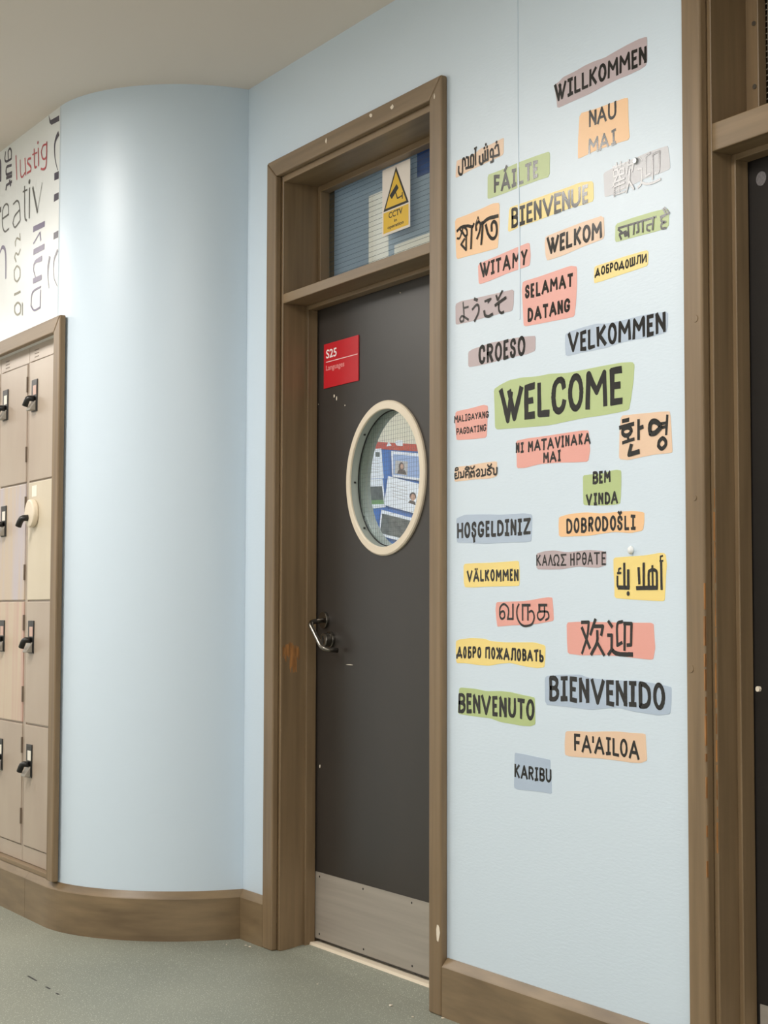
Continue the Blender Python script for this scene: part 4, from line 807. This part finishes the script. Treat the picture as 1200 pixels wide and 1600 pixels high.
["salmon welcome sticker with Tamil script","salmon",[-3569,1081,-3521,1082,-3456,1083,-3419,1085,-3382,1089,-3345,1092,-3328,1091,-3325,1069,-3322,1035,-3357,1031,-3394,1027,-3444,1024,-3495,1023,-3547,1020,-3564,1019,-3569,1040,-3572,1062],[],[[6.2,[-3551,1051,-3547,1056,-3536,1058,-3531,1052,-3532,1043,-3542,1039,-3550,1043,-3553,1053,-3551,1067,-3540,1075,-3529,1075,-3516,1067,-3513,1055,-3517,1040]],[6.1,[-3518,1039,-3494,1039]],[6.1,[-3494,1075,-3494,1039]],[5.5,[-3468,1075,-3476,1064,-3476,1046,-3467,1032,-3452,1023,-3432,1022,-3412,1027,-3403,1040,-3405,1053,-3414,1059,-3423,1056]],[6.0,[-3452,1074,-3452,1037]],[5.9,[-3429,1074,-3429,1037]],[6.4,[-3453,1073,-3420,1073]],[6.3,[-3382,1073,-3350,1073]],[5.8,[-3380,1073,-3380,1059]],[5.8,[-3360,1073,-3360,1049,-3367,1041,-3378,1037,-3387,1042,-3388,1052,-3379,1057,-3350,1057,-3343,1051,-3343,1042,-3354,1037]]]],
["wide salmon welcome sticker with simplified Chinese characters","salmon",[-3270,1031,-3230,1033,-3151,1033,-3076,1032,-2985,1032,-2955,1032,-2947,1029,-2945,1002,-2942,977,-2949,952,-2957,950,-3004,952,-3058,955,-3133,957,-3210,954,-3266,957,-3269,986],[],[[8.7,[-3210,1032,-3183,1032,-3189,999,-3209,960]],[8.7,[-3209,1018,-3180,973]],[8.6,[-3158,1038,-3176,1005]],[8.6,[-3162,1023,-3129,1023,-3135,1004]],[8.5,[-3150,1011,-3152,985,-3173,958]],[8.5,[-3150,985,-3126,958]],[8.4,[-3107,1034,-3095,1023]],[8.4,[-3109,1003,-3096,1003,-3097,970]],[8.4,[-3095,971,-3108,959]],[9.8,[-3097,970,-3077,961,-3023,960]],[8.3,[-3058,1034,-3076,1027,-3076,980,-3060,986]],[8.2,[-3048,1030,-3050,971]],[8.2,[-3051,1030,-3024,1030,-3026,982,-3039,981]]]],
["yellow welcome sticker reading ДОБРО ПОЖАЛОВАТЬ","yellow",[-3758,980,-3737,985,-3682,989,-3624,988,-3593,982,-3528,980,-3465,981,-3404,982,-3363,976,-3357,972,-3358,942,-3362,922,-3392,919,-3445,922,-3507,929,-3550,926,-3602,919,-3660,920,-3714,923,-3756,922,-3759,952],[["ДОБРОПОЖАЛОВАТЬ",6.9,[-3756,933,964,-3727,934,966,-3723,934,966,-3706,935,967,-3700,935,967,-3682,936,967,-3678,936,967,-3661,937,967,-3656,937,967,-3637,937,967,-3619,937,967,-3597,936,968,-3592,936,968,-3573,936,967,-3569,936,967,-3539,935,967,-3537,935,967,-3509,935,967,-3505,935,967,-3481,934,967,-3478,934,967,-3459,934,966,-3454,935,966,-3436,935,965,-3434,935,965,-3408,935,964,-3405,934,964,-3384,934,965,-3382,934,965,-3364,933,965]]],[]],
["green welcome sticker with black capitals BENVENUTO","green",[-3742,856,-3733,859,-3663,858,-3615,854,-3550,857,-3504,856,-3463,852,-3423,849,-3402,847,-3401,811,-3400,782,-3420,776,-3456,775,-3497,777,-3550,779,-3596,786,-3663,787,-3736,789,-3749,792,-3746,826],[["BENVENUTO",10.1,[-3746,792,845,-3712,793,845,-3707,793,845,-3681,794,845,-3676,794,845,-3642,794,844,-3638,794,844,-3593,792,843,-3587,792,843,-3562,792,844,-3556,792,844,-3523,792,843,-3516,792,843,-3482,791,843,-3477,791,843,-3443,790,842,-3438,790,842,-3403,791,844]]],[]],
["blue grey welcome sticker with bold black capitals BIENVENIDO","blue",[-3360,896,-3349,902,-3294,906,-3215,909,-3188,903,-3148,901,-3078,900,-3002,902,-2945,898,-2904,894,-2888,892,-2889,857,-2893,833,-2933,828,-2974,830,-3028,833,-3074,838,-3113,835,-3180,828,-3234,830,-3295,831,-3359,832],[["BIENVENIDO",11.4,[-3341,841,903,-3302,843,903,-3296,843,903,-3265,844,904,-3259,844,904,-3228,842,903,-3222,842,903,-3183,842,902,-3177,842,902,-3124,841,901,-3118,841,901,-3088,840,901,-3083,840,901,-3042,841,901,-3037,842,901,-3006,842,901,-3000,841,901,-2957,840,901,-2950,839,901,-2909,839,900]]],[]],
["peach welcome sticker with black capitals FA'AILOA","peach",[-3276,773,-3227,776,-3178,777,-3130,781,-3082,784,-3036,784,-2990,785,-2978,784,-2976,757,-2973,726,-2994,719,-3033,717,-3070,718,-3114,718,-3146,718,-3195,716,-3261,714,-3279,717,-3280,745],[["FA'AILOA",7.3,[-3242,728,770,-3217,727,770,-3213,727,770,-3175,727,769,-3173,727,769,-3165,727,769,-3164,727,769,-3126,727,769,-3121,727,769,-3101,728,769,-3096,728,769,-3072,727,769,-3069,727,769,-3041,727,769,-3037,726,769,-2999,725,767]]],[]],
["blue grey welcome sticker reading KARIBU, the lowest on the wall","blue",[-3488,706,-3482,707,-3446,706,-3392,703,-3347,701,-3339,700,-3338,673,-3334,644,-3333,619,-3365,620,-3419,619,-3474,617,-3489,619,-3492,624,-3490,669],[["KARIBU",6.6,[-3489,646,680,-3466,644,679,-3462,644,679,-3432,644,679,-3429,645,679,-3407,645,678,-3403,645,679,-3387,646,679,-3383,646,679,-3361,645,679,-3357,645,679,-3334,645,678]]],[]]]
DECALS = [["thin red lettering of the word lustig on the left wall","lettering_decal","red",[[[9.6,9.6],[-6025,2744,-6011,2655]],[[7.9,7.9,7.9,7.8],[-5974,2716,-5967,2664,-5949,2648,-5916,2657]],[[9.4,9.3],[-5919,2710,-5908,2648]],[[9.2,9.3,9.3,9.2,9.2,9.3],[-5853,2695,-5882,2699,-5890,2687,-5852,2664,-5851,2649,-5891,2650]],[[9.1,9.1,9.0],[-5816,2719,-5809,2656,-5789,2649]],[[6.1,6.0],[-5834,2704,-5784,2700]],[[9.0,9.0],[-5771,2711,-5764,2649]],[[13.5],[-5775,2734]],[[7.3,7.4,7.4,7.4,7.4,7.3],[-5684,2706,-5718,2709,-5738,2691,-5723,2666,-5698,2656,-5679,2663]],[[8.8,8.8,8.8,8.9],[-5679,2712,-5681,2633,-5705,2622,-5735,2630]]],[]],["dark lettering of the word kreativ, its first letters cut off by the photo edge","lettering_decal","slate",[[[23.5,23.4],[-6219,2580,-6203,2580]],[[8.3,8.2,8.2,8.3,8.3,8.3,8.2,8.1],[-6173,2539,-6101,2541,-6110,2577,-6144,2587,-6175,2571,-6175,2515,-6144,2484,-6098,2486]],[[8.0,8.0,7.9,7.9],[-6046,2568,-6004,2572,-5977,2551,-5962,2491]],[[7.9,8.0,8.0,8.0,7.9],[-5976,2530,-6029,2519,-6049,2497,-6022,2476,-5968,2488]],[[9.3,9.3,9.3],[-5918,2605,-5910,2495,-5889,2475]],[[6.3,6.2],[-5935,2590,-5888,2588]],[[10.7,10.7],[-5862,2586,-5860,2480]],[[20.0],[-5864,2612]],[[12.2,12.0],[-5824,2580,-5770,2481]],[[3.7,3.7],[-5770,2481,-5722,2576]]],[]],["dark lettering of the word gut turned on its side left of the red word","lettering_decal","navy",[[[9.9,10.0,9.9,9.8,9.8,9.8,9.9,9.9],[-6152,2789,-6158,2764,-6137,2750,-6079,2747,-6082,2778,-6102,2791,-6121,2784,-6116,2754]],[[11.4,11.5,11.6,11.5,11.4],[-6079,2722,-6130,2728,-6142,2716,-6132,2699,-6073,2693]],[[13.2,13.0],[-6134,2686,-6073,2680]],[[11.5,11.5,11.4],[-6137,2644,-6133,2658,-6072,2658]],[[11.4,11.4],[-6096,2668,-6083,2647]]],[]],["purple lettering of the word klug running down the wall","lettering_decal","purple",[[[22.7,22.0],[-5807,2427,-5696,2423]],[[11.9,11.8],[-5739,2400,-5731,2373]],[[7.4,7.5],[-5742,2401,-5808,2375]],[[22.6,22.0],[-5800,2343,-5695,2342]],[[22.1,12.0,6.0,6.0],[-5721,2304,-5790,2303,-5803,2278,-5774,2240]],[[21.0,20.6],[-5799,2238,-5721,2237]],[[7.4,7.5,7.6,7.5,7.4,7.4],[-5724,2204,-5811,2198,-5826,2152,-5789,2130,-5725,2131,-5723,2191]]],[]],["thin olive lettering of the word gross running up the wall","lettering_decal","olive",[[[7.9,7.9,7.9,8.0,8.0],[-5966,2440,-5960,2417,-5998,2431,-6018,2421,-6014,2405]],[[7.8,7.9,7.9,8.0,7.9],[-5957,2381,-5980,2366,-6007,2377,-6024,2365,-6005,2345]],[[7.9,7.8,7.8,7.9,8.0,8.0,7.9],[-5993,2326,-5959,2308,-5956,2279,-5990,2268,-6020,2285,-6025,2315,-5993,2326]],[[9.5,9.4],[-6017,2224,-5951,2224]],[[7.9,7.8,7.8,7.9,7.9,7.9,7.9],[-5979,2188,-5944,2171,-5947,2145,-5981,2143,-6011,2160,-6012,2181,-5979,2188]],[[7.8,7.8],[-5924,2177,-5922,2134]]],[]],["large dark blue letter fragments cut off along the wall corner","lettering_decal","navy",[[[22.7,20.0,12.9,7.1,4.3],[-5562,2712,-5581,2703,-5597,2680,-5590,2633,-5562,2586]],[[16.9,12.8,5.7,4.2],[-5553,2300,-5588,2271,-5586,2217,-5549,2177]],[[18.7,17.3,7.2,4.3],[-5634,2290,-5647,2260,-5647,2223,-5635,2185]]],[[-5664,2805,-5644,2782,-5556,2777,-5553,2757,-5633,2763,-5652,2774],[-5596,2582,-5551,2580,-5550,2553,-5595,2556],[-5595,2507,-5549,2505,-5548,2481,-5597,2481],[-5594,2371,-5548,2371,-5549,2347,-5595,2348]]],["large purple letter arch at the left photo edge above the lockers","lettering_decal","purple",[[[10.0,14.9,16.5,16.4,13.1],[-6207,2411,-6172,2430,-6140,2415,-6128,2379,-6124,2305]]],[]],["large dark letter stroke at the left photo edge under the ceiling","lettering_decal","navy",[[[18.6,18.5,18.5],[-6226,2776,-6211,2756,-6208,2695]]],[]]]


GRP = 'welcome stickers in many languages'
for lab, col, out, lines, strokes in STICKERS:
    pts = [(out[i] / 1000.0, out[i + 1] / 1000.0) for i in range(0, len(out), 2)]
    pts = chaikin(pts, 1)
    b = bmesh.new(); prism_xz(b, pts, -0.0007, 0.0001)
    s = tag(obj('welcome_sticker', b, 'st_' + col), lab, 'sticker', GRP)
    sh = 0.0
    for l in lines:
        b = bmesh.new(); letters(b, l, -0.0010, 0.0); obj('lettering', b, 'letter', s)
    if not strokes: continue
    b = bmesh.new()
    for w, K in strokes:
        p = [(K[i] / 1000.0, K[i + 1] / 1000.0) for i in range(0, len(K), 2)]
        p, ws = smooth(p, [w / 1000.0 * random.uniform(0.92, 1.08)] * len(p))
        ribbon(b, p, ws, -0.0010 - sh, 0.07); sh = (sh + 1.3e-4) % 1.1e-3
    obj('lettering', b, 'letter', s)
for lab, name, col, strokes, polys in DECALS:
    b = bmesh.new(); sh = 0.0
    root = tag(bpy.data.objects.new(name, None), lab, 'wall lettering', 'printed words on the left wall') if polys else None
    if root: COL.objects.link(root)
    for ws, K in strokes:
        p = [(K[i] / 1000.0, K[i + 1] / 1000.0) for i in range(0, len(K), 2)]
        p, ws = smooth(p, [w / 1000.0 * 0.92 for w in ws])
        ribbon(b, p, ws, YL - 0.0006 - sh, 0.02); sh += 1.3e-4
        if root: obj('letter_fragment', b, 'dc_' + col, root); b = bmesh.new()
    for K in polys:
        prism_xz(b, [(K[i] / 1000.0, K[i + 1] / 1000.0) for i in range(0, len(K), 2)], YL - 0.0006, YL)
        obj('letter_fragment', b, 'dc_' + col, root); b = bmesh.new()
    if not root: tag(obj(name, b, 'dc_' + col), lab, 'wall lettering', 'printed words on the left wall')
sc_ = empty('wall_screw', 'round metal screw head in the wall above the traditional Chinese sticker', 'screw')
obj('head', disc_y(bmesh.new(), -2.995, 2.085, -0.007, 0.0, 0.0075, 24), 'screw', sc_, bevel=0.002)
pb = bmesh.new(); bmesh.ops.create_icosphere(pb, subdivisions=2, radius=0.009)
for v in pb.verts: v.co = Vector((-3.021 + v.co.x * random.uniform(0.8, 1.1), -0.004 + v.co.y * 0.8, 1.196 + v.co.z * random.uniform(0.9, 1.2)))
tag(obj('putty_lump', pb, 'putty', smooth=True), 'small white putty lump on the wall above the yellow Arabic sticker', 'putty')

# ------------------------------------------------------------------ floor marks and crumbs
b = bmesh.new()
for (xa, ya), (xb, yb) in (((-4.816, -0.799), (-4.74, -0.800)), ((-4.652, -0.801), (-4.62, -0.802)), ((-4.56, -0.803), (-4.54, -0.803))):
    box(b, xa, xb, ya, ya + 0.006, 0.0, 0.0004)
tag(obj('scratch', b, 'gasket', fl), 'dark dashed scratch in the vinyl')
for x, y, r in ((-3.967, -0.075, 0.006), (-3.827, -0.091, 0.004), (-3.777, -0.03, 0.005), (-4.905, -0.054, 0.004), (-4.88, -0.052, 0.005), (-4.30, -0.12, 0.003), (-4.95, -0.10, 0.003)):
    pb = bmesh.new(); bmesh.ops.create_icosphere(pb, subdivisions=1, radius=r)
    for v in pb.verts: v.co = Vector((x + v.co.x * random.uniform(0.7, 1.3), y + v.co.y * random.uniform(0.7, 1.3), r * 0.4 + v.co.z * 0.4))
    obj('paint_flake', pb, 'white_chip', fl)

# ------------------------------------------------------------------ notice board seen through the porthole
def wx(pts, x, d):      # outline in y,z on the classroom wall facing +x
    b = bmesh.new(); prism_yz(b, pts, x, x + d); return b
nb = empty('notice_board', 'blue notice board with a red border strip behind the porthole', 'notice board')
obj('backing', wx([(1.2, 0.95), (4.6, 0.95), (4.6, 2.113), (1.2, 2.113)], -8.9995, 0.0095), 'board_blue', nb)
o = obj('border', wx([(1.2, 2.069), (4.6, 2.069), (4.6, 2.113), (1.2, 2.113)], -8.99, 0.004), 'board_red', nb); o['label'] = 'red border strip'
def paper(pts, m, label, k, extra=()):
    o = tag(obj('pinned_paper', wx(pts, -8.989 + 0.0030 * k, 0.0008), m), label, 'paper', 'papers on the notice board')
    for i, (p, mm, nm) in enumerate(extra):
        obj(nm, wx(p, -8.989 + 0.0030 * k + 0.0008, 0.0002 + 0.0002 * i), mm, o)
def rect(y0, y1, z0, z1): return [(y0, z0), (y1, z0), (y1, z1), (y0, z1)]
def blob(y, z, ry, rz): return [(y + ry * math.cos(a * math.pi / 6), z + rz * math.sin(a * math.pi / 6)) for a in range(12)]
paper([(2.686, 2.060), (2.817, 2.074), (2.835, 1.890), (2.679, 1.878)], 'paper', 'white sheet at the upper left of the porthole view', 1, [(rect(2.775, 2.805, 2.02, 2.05), 'photo_dark', 'print')] + [(rect(2.70, 2.80, 1.995 - 0.018 * i, 1.998 - 0.018 * i), 'photo_grey', 'print_line') for i in range(5)])
paper([(2.679, 1.874), (2.825, 1.887), (2.847, 1.711), (2.694, 1.692)], 'paper', 'white sheet with dark photo and green strip at the left of the porthole', 2, [([(2.739, 1.834), (2.821, 1.840), (2.832, 1.755), (2.728, 1.748)], 'photo_dark', 'print'), ([(2.70, 1.748), (2.832, 1.755), (2.834, 1.729), (2.70, 1.722)], 'photo_green', 'print')])
paper([(2.885, 2.061), (3.137, 2.054), (3.141, 1.881), (2.893, 1.902)], 'paper', 'pale blue sheet with a portrait at the upper right of the porthole view', 3, [([(2.897, 2.043), (3.135, 2.035), (3.138, 1.897), (2.899, 1.915)], 'paper_lilac', 'print'), ([(2.914, 2.003), (3.005, 2.001), (3.002, 1.913), (2.911, 1.922)], 'photo_grey', 'portrait'), (blob(2.958, 1.965, 0.020, 0.030), 'photo_hair', 'portrait'), (blob(2.962, 1.968, 0.011, 0.017), 'photo_skin', 'portrait'), ([(2.925, 1.922), (2.995, 1.918), (2.985, 1.945), (2.940, 1.948)], 'photo_hair', 'portrait')])
paper([(2.861, 1.904), (3.108, 1.861), (3.071, 1.675), (2.832, 1.723)], 'paper', 'tilted white sheet with a portrait at the centre of the porthole view', 4, [(blob(3.040, 1.785, 0.024, 0.026), 'photo_hair', 'portrait'), (blob(3.040, 1.778, 0.017, 0.022), 'photo_skin', 'portrait'), ([(3.005, 1.745), (3.060, 1.730), (3.056, 1.752), (3.022, 1.760)], 'photo_hair', 'portrait')] + [([(2.875 + 0.005 * i, 1.86 - 0.02 * i), (3.0, 1.838 - 0.02 * i), (3.0, 1.835 - 0.02 * i), (2.875 + 0.005 * i, 1.857 - 0.02 * i)], 'photo_grey', 'print_line') for i in range(5)])
paper([(2.811, 1.694), (3.075, 1.641), (2.988, 1.495), (2.794, 1.536)], 'paper', 'white sheet with a large dark photo at the bottom of the porthole view', 5, [([(2.818, 1.670), (3.060, 1.626), (2.985, 1.516), (2.801, 1.549)], 'photo_dark', 'print')])
paper([(3.104, 1.823), (3.2, 1.819), (3.2, 1.730), (3.101, 1.735)], 'paper', 'white slip at the right edge of the porthole view', 6)
paper([(2.64, 1.679), (2.747, 1.680), (2.754, 1.569), (2.64, 1.574)], 'paper', 'white slip at the lower left edge of the porthole view', 7)
tag(obj('paper_scrap', wx([(2.853, 2.088), (2.868, 2.118), (2.892, 2.095)], -8.985, 0.0008), 'paper'), 'small white triangular scrap on the red border strip', 'paper')
tag(obj('paper_scrap', wx([(2.912, 2.116), (2.935, 2.132), (2.972, 2.131), (2.972, 2.096), (2.929, 2.097)], -8.985, 0.0008), 'paper'), 'larger white torn scrap on the red border strip', 'paper')

# ------------------------------------------------------------------ lamps
for i, (x, y) in enumerate(LAMPS):
    r = empty('ceiling_light', 'flat white rectangular light panel in the corridor ceiling', 'lamp', 'corridor light panels')
    hw, hl = LAMP_W / 2, LAMP_L / 2
    bz = bmesh.new()
    for x0, x1, y0, y1 in ((x - hw - 0.02, x - hw, y - hl - 0.02, y + hl + 0.02), (x + hw, x + hw + 0.02, y - hl - 0.02, y + hl + 0.02), (x - hw, x + hw, y - hl - 0.02, y - hl), (x - hw, x + hw, y + hl, y + hl + 0.02)):
        box(bz, x0, x1, y0, y1, CEIL - 0.012, CEIL)
    obj('bezel', bz, 'bezel', r)
    dm = bmesh.new()
    f = dm.faces.new([dm.verts.new(p) for p in ((x - hw, y - hl, CEIL - 0.006), (x + hw, y - hl, CEIL - 0.006), (x + hw, y + hl, CEIL - 0.006), (x - hw, y + hl, CEIL - 0.006))])
    f.normal_update()
    if f.normal.z > 0: f.normal_flip()
    obj('diffuser', dm, 'lamp', r)
for x, y in ((-7.4, 1.8), (-7.4, 4.4), (-4.6, 1.8), (-4.6, 4.4)):
    r = empty('classroom_light', 'square ceiling light panel of the classroom', 'lamp', 'classroom light panels')
    obj('frame', B(x - 0.32, x + 0.32, y - 0.32, y + 0.32, 2.985, 3.0), 'bezel', r)
    obj('diffuser', B(x - 0.29, x + 0.29, y - 0.29, y + 0.29, 2.980, 2.986), 'class_lamp', r)
